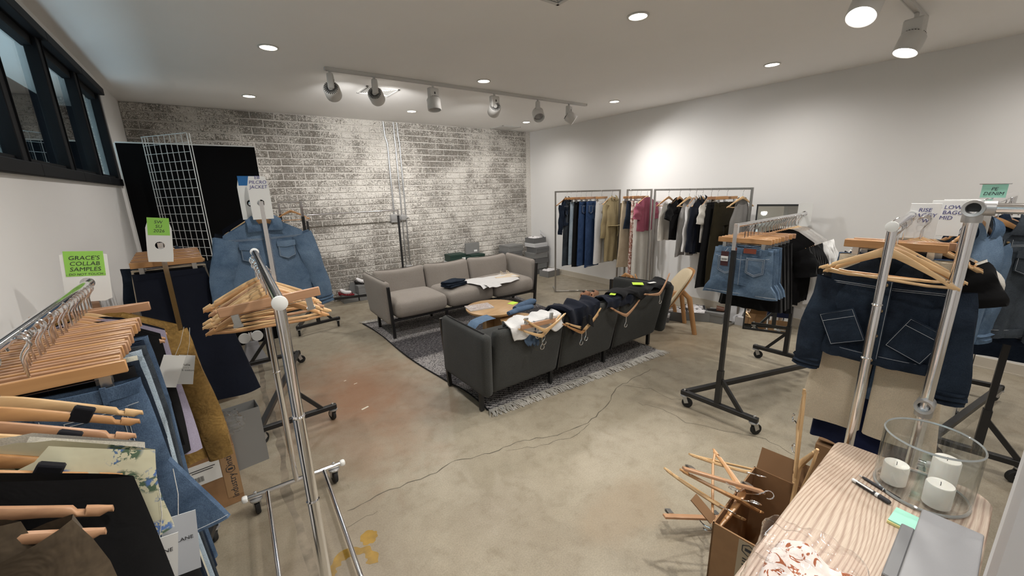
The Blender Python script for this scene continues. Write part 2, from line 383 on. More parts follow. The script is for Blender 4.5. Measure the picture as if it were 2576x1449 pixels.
# ---- whitewashed brick wall
m, nt, b = nodes_of('whitewashed_brick'); vec = coords(nt, rnd_off=False)
tcb = nt.nodes.new('ShaderNodeNewGeometry'); vec = tcb.outputs['Position']
na = noise(nt, vec, 46, 4, .7, 1.8); nb = noise(nt, vec, 2.2, 3, .5, .3); nc = noise(nt, vec, 12, 3)
ad = nt.nodes.new('ShaderNodeMath'); ad.operation = 'MULTIPLY_ADD'; nt.links.new(nb, ad.inputs[0]); ad.inputs[1].default_value = .5; ad.inputs[2].default_value = -.25
ad2 = nt.nodes.new('ShaderNodeMath'); ad2.operation = 'ADD'; nt.links.new(na, ad2.inputs[0]); nt.links.new(ad.outputs[0], ad2.inputs[1])
under = ramp(nt, nc, [(.3, (.15, .135, .115)), (.5, (.21, .19, .165)), (.7, (.175, .168, .15))])
f = ramp(nt, ad2.outputs[0], [(.47, (0, 0, 0)), (.54, (1, 1, 1))])
nt.links.new(mixc(nt, f, under, (.68, .65, .6)), b.inputs['Base Color']); b.inputs['Roughness'].default_value = .85; b.inputs['Specular IOR Level'].default_value = .2
bump(nt, b, na, .5, .006); brickm = m
mortm = plain('whitewashed_mortar', (.62, .59, .545), .9, spec=.2, var=.14, vscale=40, bmp=.4, bscale=90)
wb = MB().box((2.33, YB+.06, H/2), (XR-XL+.24, .12, H)); wallb = struct('wall_back', wb, mortm)
def brick_mb(L, hgt, d, seed):
    r = random.Random(seed); mb = MB(); j = lambda a: r.uniform(-a, a)
    def ring(y, ins, n=3):
        x, z = L/2-ins, hgt/2-ins; P = []
        for t in range(n): P.append((lerp(-x, x, t/n)+j(.002), y+j(.0012), -z+j(.0025)))
        P.append((x+j(.002), y, -z+j(.002)))
        for t in range(n): P.append((lerp(x, -x, t/n)+j(.002), y+j(.0012), z+j(.0025)))
        P.append((-x+j(.002), y, z+j(.002)))
        return P
    return mb.loft([ring(0, -.001), ring(-d+.003, 0), ring(-d, .005)], cap=True)
VAR = [brick_mb(.264, .08, .011+.0015*(k % 3), k) for k in range(6)]
VARM = [v.mesh('brick', brickm, False) for v in VAR]
HALF = [brick_mb(.124, .08, .012, 20+k) for k in range(3)]; HALFM = [v.mesh('brick', brickm, False) for v in HALF]
ch = H/28.0; placed = []
r5 = random.Random(5)
for row in range(28):
    z = (row+.5)*ch; off = .14 if row % 2 else 0; x = XL+.005-off
    while x < XR:
        L = .264; x0, x1 = x, x+L
        x += .28
        seam = (5.068, -.262)
        if x0 < XL: placed.append((XL+.005+.062, z, 1)); continue
        if x1 > XR: 
            if XR-x0 > .13: placed.append((x0+.062, z, 1))
            continue
        placed.append(((x0+x1)/2, z, 0))
def seen(px, pz):   # bricks not behind the black panel, the racks or the sofa
    return (px > .72 and px < 5.2 and pz > .62) or (pz > 2.3 and px > -.5)
vis = sorted([p for p in placed if seen(p[0], p[1])], key=lambda p: (p[0])**2+YB**2+(p[1]-1.67)**2)[:300]
vset = set(vis); rest = MB()
for (px, pz, h) in placed:
    k = r5.randrange(6); dz = r5.uniform(-.0025, .0025); dy = r5.uniform(-.002, .002)
    if (px, pz, h) in vset:
        o = link('brick', HALFM[k % 3] if h else VARM[k], wallb, (px, YB+dy, pz+dz)); o.rotation_euler[1] = r5.uniform(-.006, .006)
    else:
        src = (HALF[k % 3] if h else VAR[k]); rest.add([(a+px, bb+YB+dy, cc+pz+dz) for a, bb, cc in src.v], src.f)
o = rest.build('brickwork', brickm, wallb, smooth=False); o['kind'] = 'stuff'
# baseboards
bbm = plain('baseboard_vinyl', (.55, .5, .42), .5)
struct('baseboard_right', MB().box((XR-.005, 1.68, .05), (.01, YB-YF, .1), ch=.002).box((XR-.009, 1.68, .006), (.018, YB-YF, .012)), bbm)
# pale jamb of the wall end next to the table
struct('column_front', MB().box((1.32, -.165, H/2), (.16, .24, H), ch=.012), plain('jamb_paint', (.6, .6, .61), .5, spec=.4), smooth=True)

# ================================================================== CEILING FITTINGS
bulbm = emit('downlight_glow', (1, .93, .82), 14); trimm = plain('downlight_trim', (.7, .69, .66), .5)
trim_me = MB().lathe([(.058, .0), (.07, -.002), (.072, -.006), (.066, -.009), (.058, -.007)], 28, cap=False).mesh('trim_ring', trimm)
bulb_me = MB().lathe([(.001, -.004), (.058, -.004), (.058, -.0015), (.001, -.0015)], 28).mesh('lens', bulbm)
names = {(0, 0): 'nearest on the left', (0, 1): 'above the black panel at the left', (1, 0): 'large near centre top', (1, 1): 'middle of the ceiling', (1, 2): 'in front of the brick wall', (2, 0): 'nearest to the right wall', (2, 1): 'right of the long track', (2, 2): 'in the far right corner'}
LBL = {(0, 1): 'round lit recessed downlight nearest the clerestory windows', (0, 2): 'round lit recessed downlight above the black panel and wire grid',
       (1, 0): 'round lit recessed downlight, the largest in view, near the top edge of the photo', (1, 1): 'round lit recessed downlight in front of the track, left of its third spotlight',
       (1, 2): 'round lit recessed downlight by the brick wall above the metal conduits', (2, 0): 'round lit recessed downlight nearest the short track at the right',
       (2, 1): 'round lit recessed downlight to the right of the end of the long track', (2, 2): 'round lit recessed downlight by the far corner of the room beside the flush panel'}
for i, x in enumerate((.535, 2.444, 4.472)):
    for j, y in enumerate((1.878, 3.752, 5.61)):
        if (i, j) == (0, 0): lb = 'round lit recessed downlight out of frame above the left racks'
        else: lb = LBL[(i, j)]
        t = thing('downlight', lb, 'ceiling light', (x, y, H), 0, 'recessed ceiling downlights')
        link('trim_ring', trim_me, t); link('lens', bulb_me, t)
        o = spot('downlight_lamp', (x, y, H-.02), (x, y, 0), DOWN_W, DOWN_DEG, .9, WARM, .05)
for x, y in ((.535, 0), (2.444, 0), (4.472, 0), (.535, -1.88), (2.444, -1.88), (4.472, -1.88)):
    t = thing('downlight', 'round lit recessed downlight out of frame, %s row %s' % (('left', 'middle', 'right')[int(x/1.9)], 'above the camera' if y > -1 else 'behind the camera'), 'ceiling light', (x, y, H), 0, 'recessed ceiling downlights'); link('trim_ring', trim_me, t); link('lens', bulb_me, t)
    spot('downlight_lamp', (x, y, H-.02), (x, y, 0), DOWN_W, DOWN_DEG, .9, WARM, .05)
# track heads
def track(x0, x1, y, label, loc=None):
    t = thing('lighting_track', label, 'light track', ((x0+x1)/2, y, H))
    L = x1-x0
    MB().box((0, 0, -.012), (L, .034, .024), ch=.003).box((0, .013, -.026), (L, .005, .006)).box((0, -.013, -.026), (L, .005, .006)).build('rail', fixture, t, smooth=False)
    for sx in (-1, 1): MB().box((sx*(L/2+.006), 0, -.013), (.014, .037, .028), ch=.004).build('end_cap', fixture, t, smooth=False)
    return t
track(1.0, 4.26, 4.06, 'long white lighting track with six spotlights across the ceiling')
track(.4, 4.13, .8, 'short stretch of white lighting track at the top right edge')
finm = plain('fin_dark_grey', (.05, .05, .05), .7); lensoff = plain('lens_glass', (.35, .35, .36), .08, var=.3, vscale=30)  # finm: dark grey of the fins, label plates and vent backings
lenson = emit('spot_glow', (1, .96, .9), 22)
def head(x, y, aim, label, lit, style, boxrot=0):
    t = thing('track_spotlight', label, 'spotlight', (x, y, H-.03), 0, 'track spotlights')
    MB().lathe([(.012, -.03), (.012, .005)], 12).build('stem', fixture, t)
    MB().box((0, 0, -.088), (.115, .055, .125), ch=.008).build('driver_box', fixture, t, rotz=boxrot, smooth=False)
    MB().box((.0, -.0283, -.075), (.016, .002, .022)).build('label_plate', finm, t, rotz=boxrot, smooth=False)
    d = (V(aim)-V((x, y, H-.17))).normalized()
    side = V((math.cos(boxrot), math.sin(boxrot), 0))
    base = V((0, 0, -.15))+side*.0+d*.02
    q = d.to_track_quat('Z', 'Y').to_matrix()
    R = .07; Lh = .11
    def place(o): o.location = base; o.rotation_euler = q.to_euler(); return o
    place(MB().lathe([(.03, -.055), (.06, -.05), (R, -.034), (R, Lh-.045), (R-.004, Lh-.04), (R-.009, Lh-.045), (R-.012, .02), (.001, .02)], 28, cap=False).build('housing', fixture, t))
    fb = MB()
    for k in range(22):
        a = 2*PI*k/22; fb.box((0, 0, 0), (.002, .002, .002)) if False else None
        c_, s_ = math.cos(a), math.sin(a); fb.bar((.03*c_, .03*s_, -.058), (.058*c_, .058*s_, -.053), .0055, .006)
    place(fb.build('cooling_fins', finm, t, smooth=False))
    place(MB().lathe([(.02, -.062), (.024, -.055), (.001, -.055)], 20, cap=True).build('rear_cap', fixture, t))
    place(MB().lathe([(.001, .03), (R-.014, .03), (R-.014, .026), (.001, .026)], 24).build('lens', lenson if lit else lensoff, t))
    return t, V((x, y, H-.03))+base+d*.07, d
HD = [(1.03, 4.06, (2.1, 6.5, 1.75), 'first track spotlight from the left, ribbed back towards us, aimed at the brick wall', 1, PI/2-.3),
      (1.42, 4.06, (2.9, 6.5, 1.75), 'second track spotlight from the left, ribbed back towards us, beside the ceiling vent', 1, PI/2-.3),
      (2.02, 4.06, (1.95, 3.6, 0), 'third track spotlight from the left, unlit lens facing down', 0, .2),
      (2.78, 4.06, (3.7, 6.45, 1.5), 'fourth track spotlight from the left, tilted away behind its square box', 1, .1),
      (3.42, 4.06, (2.6, 2.2, .3), 'fifth track spotlight from the left, open lens ring facing the camera', 0, .9),
      (3.95, 4.06, (5.3, 2.95, 1.25), 'last track spotlight on the long track, nearest the right wall', 1, .5)]
SPOTS = []
for x, y, aim, lb, lit, br in HD:
    t, p, d = head(x, y, aim, lb, lit, 0, br)
    if lit: SPOTS.append((p, aim))
for x, aim, lb in ((2.92, (1.35, 1.0, 0), 'large lit track spotlight at the top right, left one of two'), (3.92, (3.1, 1.35, 0), 'smaller lit track spotlight below the end of the short track')):
    t, p, d = head(x, .8, aim, lb, 1, 0, PI/2-.2); SPOTS.append((p, aim))
SW = {0: (75, 92), 1: (90, 92), 2: (80, 88), 3: (80, 95), 4: (70, 92), 5: (60, 90)}
for k, (p, aim) in enumerate(SPOTS): spot('track_lamp', p, aim, SW[k][0], SW[k][1], .85, COOL if k < 4 else (1, .97, .9), .025)
# extra heads of the same track, just above the picture
for x, aim in ((1.9, (.95, 1.0, 0)), (1.0, (-.35, 1.3, 1.0))):
    t, p, d = head(x, .8, aim, 'lit track spotlight above the top edge of the picture, %s' % ('nearer the right wall' if x > 1.5 else 'nearer the windows'), 1, 0, PI/2-.2)
    spot('track_lamp', p, aim, 95 if x > 1.5 else 60, 90, .85, (1, .97, .9), .025)
# vents
def vent(cx, cy, s, label, slats):
    t = thing('ceiling_vent', label, 'vent', (cx, cy, H)); h = s/2
    fr = MB()
    for a, b_, lx, ly in ((0, h-.012, s, .024), (0, -h+.012, s, .024), (h-.012, 0, .024, s), (-h+.012, 0, .024, s)): fr.box((a, b_, -.006), (lx, ly, .012), ch=.003)
    fr.build('frame', fixture, t, smooth=False)
    MB().box((0, 0, -.001), (s-.04, s-.04, .002)).build('backing', finm if slats else fixture, t, smooth=False)
    if slats:
        for k in range(1, 8):
            q = h-.024-k*.0185; mb = MB()
            for p0, p1 in (((-q, -q), (q, -q)), ((q, -q), (q, q)), ((q, q), (-q, q)), ((-q, q), (-q, -q))): mb.bar((*p0, -.008), (*p1, -.008), .009, .004)
            mb.build('louvre', fixture, t, smooth=False)
    else: MB().box((0, 0, -.008), (s-.06, s-.06, .01), ch=.003).build('flush_panel', fixture, t, smooth=False)
vent(1.67, 4.69, .36, 'square louvred ceiling vent behind the second track spotlight', True)
vent(4.52, 6.28, .4, 'flat square ceiling panel by the top of the brick wall', False)
vent(1.7, 1.855, .36, 'ceiling vent cut off by the top edge of the photo', True)
# conduits on the brick
t = thing('electrical_conduit', 'grey metal conduits with junction boxes running down the brick wall', 'conduit', (2.4, YB-.03, 0))
def pipe(x0, z0, x1, z1, r=.013):
    MB().tube([(x0, 0, z0), (lerp(x0, x1, .2), 0, z0-.22), (x1, 0, z0-.32), (x1, 0, z1)], r, 10).build('pipe', galv, t)
pipe(-.035, H-.01, .0, 1.30, .014); pipe(.125, H-.01, .13, .4, .011); pipe(.185, H-.01, .2, .4, .011)
MB().box((.0, -.015, 1.235), (.15, .07, .13), ch=.006).build('junction_box', castgrey, t, smooth=False)
MB().box((.14, -.015, 1.235), (.1, .06, .1), ch=.02).build('junction_box', castgrey, t, smooth=False)
MB().tube([(.06, 0, 1.235), (.24, 0, 1.235)], .016, 10).build('coupling', galv, t)
MB().box((.165, -.02, .36), (.12, .07, .14), ch=.01).build('outlet_box', castgrey, t, smooth=False)
MB().box((.165, -.058, .36), (.04, .006, .07)).build('outlet', whitepl, t, smooth=False)
# ================================================================== RACKS
def caster(parent, x, y, z, ang, R=.04):
    """swivel caster under the point z: wheel down to the floor"""
    c = thing('caster', '', ''); del c['label']; del c['category']; c.parent = parent; c.location = (x, y, 0); c.rotation_euler[2] = ang
    MB().lathe([(.012, z), (.03, z-.004), (.03, z-.012), (.018, z-.016)], 16).build('swivel', castgrey, c)
    fk = MB()
    for s in (-1, 1): fk.bar((.004, s*.017, z-.012), (.022, s*.017, R), .003, .03, up=(1, 0, 0))
    fk.build('fork', castgrey, c, smooth=False)
    MB().loft([[V((.024+q*math.cos(a), yy, R+q*math.sin(a))) for a in [2*PI*k/20 for k in range(20)]] for q, yy in ((R*.55, -.011), (R*.9, -.012), (R, -.008), (R, .008), (R*.9, .012), (R*.55, .011))]).build('wheel', rubber, c)
def z_rack(label, p0, p1, zr, half=.26, bz=.115, diag=(1, -1), rot=None, chrome_from=None, square=True, rail_ext=0):
    """black Z-base rack: crossbars at p0 and p1 perpendicular to the rail, long bar joining opposite ends"""
    a, b_ = V((*p0, 0)), V((*p1, 0)); d = (b_-a); L = d.length; ang = math.atan2(d.y, d.x)
    t = thing('garment_rack', label, 'clothes rack', (a.x, a.y, 0), ang)
    s = .034
    for k, (x, nm) in enumerate(((0, 1), (L, -1))):
        MB().box((x, 0, bz), (s, 2*half, s), ch=.003).build('crossbar', blackmetal, t, smooth=False)
        MB().bar((x, 0, bz+.017), (x, 0, bz+.27), .036, .036).build('socket', blackmetal, t, smooth=False)
        sg = -diag[0] if k == 0 else -diag[1]
        MB().bar((x, sg*.16, bz+.012), (x, sg*.012, bz+.2), .026, .022, up=(1, 0, 0)).build('brace', blackmetal, t, smooth=False)
        cf = chrome_from if chrome_from else zr-.16
        MB().bar((x, 0, bz+.1), (x, 0, cf), .027, .027).build('post', blackmetal, t, smooth=False)
        MB().bar((x, 0, cf-.03), (x, 0, zr+.012), .024, .024).build('upright', chrome, t, smooth=False)
        for sg2 in (-1, 1):
            caster(t, x, sg2*(half-.025), bz-.017, rnd.uniform(-1.5, 1.5), .038)
            MB().lathe([(.001, .012), (.008, .01), (.009, 0)], 10).build('bolt', galv, t, (x, sg2*(half-.025), bz+.017))
    MB().bar((0, diag[0]*(half-.02), bz), (L, diag[1]*(half-.02), bz), s, s).build('diagonal_bar', blackmetal, t, smooth=False)
    MB().tube([(-.015, 0, zr), (L+.015, 0, zr)], .0125, 14).build('rail', chrome, t)
    return t
def chrome_rack(label, p0, p1, zr, half=.25, bz=.12, collars=(.7, 1.05), bars=.14):
    a, b_ = V((*p0, 0)), V((*p1, 0)); d = b_-a; L = d.length; ang = math.atan2(d.y, d.x)
    t = thing('garment_rack', label, 'clothes rack', (a.x, a.y, 0), ang)
    for x in (0, L):
        MB().tube([(x, -half, bz), (x, half, bz)], .0125, 12).build('crossbar', chrome, t)
        MB().tube([(x, 0, bz), (x, 0, .34)], .0135, 14).tube([(x, 0, .3), (x, 0, collars[1])], .016, 14).build('post', chrome, t)
        MB().tube([(x, 0, collars[1]-.04), (x, 0, zr-.005)], .0148, 14).build('upright', chrome, t)
        for cz in collars: MB().lathe([(.0165, cz-.004), (.0185, cz), (.0165, cz+.004)], 16, (x, 0, 0)).build('collar', chrome, t)
        for sy in (-1, 1):
            MB().rr((.034, .03, .034), .012, (2, 2, 2)).build('end_cap', whitepl, t, (x, sy*(half+.008), bz))
            caster(t, x, sy*(half-.04), bz-.012, rnd.uniform(-.6, .6), .047)
            MB().lathe([(.001, .014), (.008, .01), (.008, 0)], 10).build('bolt', galv, t, (x, sy*(half-.04), bz+.012))
    for sy in (-1, 1): MB().tube([(.012, sy*bars, bz), (L-.012, sy*bars, bz)], .0105, 12).build('base_bar', chrome, t)
    MB().tube([(-.03, 0, zr), (L+.03, 0, zr)], .0145, 14).build('rail', chrome, t)
    for x in (-.034, L+.034): MB().loft([[V((x+q, r*math.cos(k*PI/10), zr+r*math.sin(k*PI/10))) for k in range(20)] for q, r in ((-.006, .014), (-.004, .019), (.004, .019), (.006, .014))]).build('rail_cap', whitepl, t)
    return t

# ================================================================== HANGERS
def hook_mb(r=.0185, wire=.0027):
    path = [(r*math.cos(a), 0, r*math.sin(a)) for a in [math.radians(q) for q in (205, 180, 150, 120, 90, 60, 30, 0, -30, -55)]]
    path += [(.004, 0, -.026), (0, 0, -.036), (0, 0, -.078)]
    return MB().tube(path, wire, 6)
def shoulder_mb(hw=.205, drop=.118, th=.0065, bow=.018):
    mb = MB(); rings = []
    A_ = [.09, .18, .28, .4, .52, .64, .74, .795, .81, .85, .865, .92, .97, 1.0]
    for q in [-a for a in A_[::-1]]+[0]+A_:
        x = q*hw; a = abs(q); nt_ = .38 if .805 < a < .855 else 1.0; z = -.078-drop*(a**1.25)-.004*math.sin(a*PI)
        hgt = lerp(.036, .02, min(1, a*1.6))*(1 if a < .97 else .55); y = bow*a*a
        tt = th*(1 if a < .97 else .7)
        c_ = .25
        rings.append([V((x, y+sy*tt*f1, z+sz*hgt*f2)) for sy, sz, f1, f2 in ((-1, -.9, .7, 1), (1, -.9, .7, 1), (1, -.7, 1, 1), (1, -.2-.8*(1-nt_), 1, 1), (1, -.62*(1-nt_), .6, 1), (-1, -.62*(1-nt_), .6, 1), (-1, -.2-.8*(1-nt_), 1, 1), (-1, -.7, 1, 1))])
    mb.loft(rings); return mb
def hbar_mb(hw=.205, drop=.118, bow=.018): return MB().tube([(-hw*.9, bow*.8, -.078-drop*.9-.012), (-hw*.6, bow*.8, -.078-drop-.008), (hw*.6, bow*.8, -.078-drop-.008), (hw*.9, bow*.8, -.078-drop*.9-.012)], .0055, 8)
def flat_mb(hw=.165): return MB().box((0, 0, -.098), (2*hw, .012, .034), ch=.002)
def clip_mb(): return MB().box((0, .007, -.135), (.022, .003, .042)).box((0, -.007, -.135), (.022, .003, .042)).tube([(-.011, 0, -.12), (.011, 0, -.12)], .004, 6).box((0, 0, -.158), (.03, .012, .01))
def rod_mb(hw=.165): return MB().tube([(-hw*.8, 0, -.113), (-hw*.78, 0, -.121), (hw*.78, 0, -.121), (hw*.8, 0, -.113)], .0016, 5)
HM = {}
def hm(key, mk, mat):
    if key not in HM: HM[key] = mk().mesh(key.split('|')[0], mat)
    return HM[key]
bandm = fabric('velvet_band', (.006, .006, .009))
def shoulder_hanger(wd, label, loc, rotz, group, bar=True, band=False, parent_name='coat_hanger', small=False):
    t = thing(parent_name, label, 'hanger', loc, rotz, group)
    link('hook', hm('hook', hook_mb, chrome), t); link('shoulder', hm('shoulder|'+wd, shoulder_mb, HW[wd]), t)
    if bar: link('trouser_bar', hm('trouser_bar|'+wd, hbar_mb, HW[wd]), t)
    if band:
        for s in (-1, 1):
            bb = MB().box((s*.12, .006, -.143), (.036, .018, .034), M.Rotation(s*.55, 3, 'Y'), ch=.003); bb.build('grip_band', bandm, t)
    return t
def trouser_hanger(wd, label, loc, rotz, group):
    t = thing('trouser_hanger', label, 'hanger', loc, rotz, group)
    link('hook', hm('hook', hook_mb, chrome), t); link('bar', hm('bar|'+wd, flat_mb, HW[wd]), t); link('rod', hm('rod', rod_mb, chrome), t)
    for s in (-1, 1): link('clip', hm('clip', clip_mb, galv), t, (s*.12, 0, 0))
    return t

# ================================================================== GARMENTS (local: x across, z down from the rail, y thickness)
def shell_mb(hw, L, z0=-.085, drop=.1, neck=.085, dipf=.07, dipb=.015, th=.035, fold=.012, nf=5, seed=0, nu=22, nv=16, hem=0, sag=0):
    """torso shell: hw(t) half width; front (y-) and back (y+) sheets sharing their side edges"""
    mb = MB(); r = random.Random(seed); ph, ph2 = r.uniform(0, 6), r.uniform(0, 6); hwf = hw if callable(hw) else (lambda t: hw)
    for s, dip in ((-1, dipf), (1, dipb)):
        def fn(a, t):
            u = 2*a-1; q = abs(u); zt = z0-drop*max(0, q*hwf(0)-neck*.6)/max(.01, hwf(0)-neck*.6)
            if q*hwf(0) < neck: zt -= dip*math.sqrt(max(0, 1-(q*hwf(0)/neck)**2))
            zb = z0-L+hem*u*u+.006*math.sin(u*7+ph)
            z = lerp(zt, zb, t); h = hwf(t); edge = max(0, 1-u*u)**.45
            fy = fold*(t**.7)*math.sin(nf*u*1.6+ph+.8*math.sin(2.2*t+ph2))*(1-.6*u**4)
            fy += .3*fold*math.sin(11*u+5*t+ph2)*t
            return (h*u*(1+.02*math.sin(5*t+ph)), s*th*edge*(1+.3*math.sin(3*t+ph))*(.35+.65*min(1, t*4))+fy-sag*t, z)
        g = MB().grid(nu, nv, fn)
        if s > 0: g.f = [f[::-1] for f in g.f]
        mb.add(g.v, g.f)
    return mb
def sleeve_mb(path, w0, w1, flat=.4, n=12, seed=0, fold=.006):
    """flattened tapered tube along path (x,y,z)"""
    P = [V(p) for p in path]; Q = []; r = random.Random(seed); ph = r.uniform(0, 6)
    for a, b_ in zip(P, P[1:]):
        for k in range(5): Q.append(a.lerp(b_, k/5))
    Q.append(P[-1]); rings = []; m = len(Q)
    for _ in range(2): Q = [Q[0]]+[(Q[i-1]+Q[i]*2+Q[i+1])/4 for i in range(1, m-1)]+[Q[-1]]
    for i, c in enumerate(Q):
        t = (Q[min(m-1, i+1)]-Q[max(0, i-1)]).normalized(); y = V((0, 1, 0)); a = t.cross(y).normalized(); y = a.cross(t)
        k = i/(m-1); ww = lerp(w0, w1, k); ring = []
        for j in range(n):
            q = 2*PI*j/n; f = 1+.09*math.sin(3*q+ph+k*9)
            ring.append(c+a*(ww*math.cos(q)*f)+y*(ww*flat*math.sin(q)*f+fold*math.sin(k*14+ph)))
        rings.append(ring)
    return MB().loft(rings, cap=False)
def strip_mb(pts, w, th=.003, nrm=(0, -1, 0)):
    """flat band following pts"""
    mb = MB(); P = [V(p) for p in pts]; N_ = V(nrm); rings = []
    for i, c in enumerate(P):
        t = (P[min(len(P)-1, i+1)]-P[max(0, i-1)]).normalized(); a = t.cross(N_).normalized()*(w/2)
        rings.append([c-a, c+a, c+a+N_*th, c-a+N_*th])
    return mb.loft(rings)
def pocket_mb(x, z, w, h, y, flap=False, point=True, th=.004, rot=0):
    pts = [(-w/2, h/2), (w/2, h/2), (w/2, -h*.3), (0, -h/2), (-w/2, -h*.3)] if point else [(-w/2, h/2), (w/2, h/2), (w/2, -h/2), (-w/2, -h/2)]
    c_, s_ = math.cos(rot), math.sin(rot); pts = [(p*c_-q*s_+x, p*s_+q*c_+z) for p, q in pts]
    return MB().loft([[V((p, y, q)) for p, q in pts], [V((p, y-th, q)) for p, q in pts]])
stitchm = plain('pale_stitching', (.34, .36, .38), .8); goldm = plain('copper_button', (.5, .36, .2), .35, .9)
def stitch_mb(paths, r=.0009):
    mb = MB()
    for p in paths: mb.tube(p, r, 4)
    return mb
def yfront(u, t, th): return -th*(max(0, 1-u*u)**.45)*(.35+.65*min(1, t*4))-.004
def jacket(label, loc, rotz, mat, group=None, hw=.23, L=.5, sl=.52, th=.05, detail=2, seed=0, arm=.12, collar=True, cat='jacket', name='denim_jacket', light=None, z0=-.08, fold=.012, buttons=6, pockets='flap', sleeve_w=(.085, .06), cuff=True, lift=0):
    t = thing(name, label, cat, loc, rotz, group)
    shell_mb(lambda q: lerp(hw*.96, hw, min(1, q*3)), L, z0, .1, .075, .075, .012, th, fold, 4, seed, 24, 14).build('body', mat, t)
    for s in (-1, 1):
        sh = (s*hw*.88, 0, z0-.125); el = (s*(hw+arm*.55), -.012, z0-.125-sl*.5); cf = (s*(hw+arm), -.005-lift, z0-.125-sl)
        sleeve_mb([sh, el, cf], sleeve_w[0], sleeve_w[1], .42, seed=seed+s).build('sleeve', mat, t)
        if cuff:
            d = (V(cf)-V(el)).normalized()
            sleeve_mb([V(cf)-d*.05, V(cf)+d*.004], sleeve_w[1]*1.06, sleeve_w[1]*1.03, .46, seed=seed).build('cuff', mat, t)
    yb = -(th+.006)
    if collar:
        for s in (-1, 1):
            pts = [(s*.012, -.03, z0-.078), (s*.1, -.03, z0-.085), (s*.098, -.012, z0-.01), (s*.06, .01, z0+.018)]
            a, b_, c_, d = [V(p) for p in pts]
            MB().grid(5, 5, lambda i, j: (a.lerp(b_, i)).lerp(d.lerp(c_, i), j)+V((0, -.018*math.sin(PI*j*.8)-.006, 0))).grid(5, 5, lambda i, j: (a.lerp(b_, i)).lerp(d.lerp(c_, i), j)+V((0, -.018*math.sin(PI*j*.8)-.001, 0))).build('collar', mat, t)
    if detail:
        zh = z0-L
        mb = MB(); N = 20
        ring = lambda z, k: [V((hw*1.0*math.cos(2*PI*i/N), (th+.004+k)*math.sin(2*PI*i/N), z)) for i in range(N)]
        mb.loft([ring(zh+.045, 0), ring(zh+.04, .004), ring(zh+.002, .004), ring(zh-.004, 0)], cap=False).build('waistband', mat, t)
        MB().loft([[V((x, yb-.004+dy, z)) for x, dy in ((-.02, 0), (.02, 0), (.02, -.005), (-.02, -.005))] for z in (z0-.1, z0-.2, z0-.35, zh+.02)]).build('placket', mat, t)
        if pockets == 'flap':
            for s in (-1, 1):
                pocket_mb(s*.105, z0-.22, .1, .11, yb+.002).build('pocket', mat, t)
                pocket_mb(s*.105, z0-.175, .11, .042, yb-.003).build('pocket_flap', mat, t)
        elif pockets == 'slant':
            for s in (-1, 1): pocket_mb(s*.12, z0-.33, .13, .15, yb+.002, point=False, rot=-s*.42).build('pocket', mat, t)
        y2 = yb-.007
        S = [[(-hw*.9, yb+.012, z0-.125), (0, y2+.004, z0-.128), (hw*.9, yb+.012, z0-.125)], [(-hw*.9, yb+.012, z0-.132), (0, y2+.004, z0-.135), (hw*.9, yb+.012, z0-.132)], [(-.016, y2-.004, z0-.1), (-.016, y2-.004, zh+.03)], [(.016, y2-.004, z0-.1), (.016, y2-.004, zh+.03)]]
        for s in (-1, 1):
            if pockets == 'slant':
                cc, ss = math.cos(-s*.42), math.sin(-s*.42)
                rc = [(s*.12+p*cc-q*ss, y2+.001, z0-.33+p*ss+q*cc) for p, q in ((-.06, -.07), (-.06, .07), (.06, .07), (.06, -.07), (-.06, -.07))]; S.append(rc)
                S.append([(s*.12+p*cc-q*ss, y2+.001, z0-.33+p*ss+q*cc) for p, q in ((-.06, .04), (.06, .04))])
            else: S.append([(s*.105+p, y2+.001, z0-.2+q) for p, q in ((-.046, .03), (-.046, -.05), (0, -.07), (.046, -.05), (.046, .03))])
        S += [[(-hw*.93*math.cos(a), -(th+.009)*math.sin(a), zh+.04) for a in [PI*k/12 for k in range(13)]]]
        stitch_mb(S).build('stitching', stitchm, t)['kind'] = 'stuff'
        for k in range(buttons):
            z = lerp(z0-.115, zh+.02, k/(buttons-1)); MB().tube([(0, yb-.009, z), (0, yb-.013, z)], [.0075, .006], 10).build('button', goldm, t)
    return t
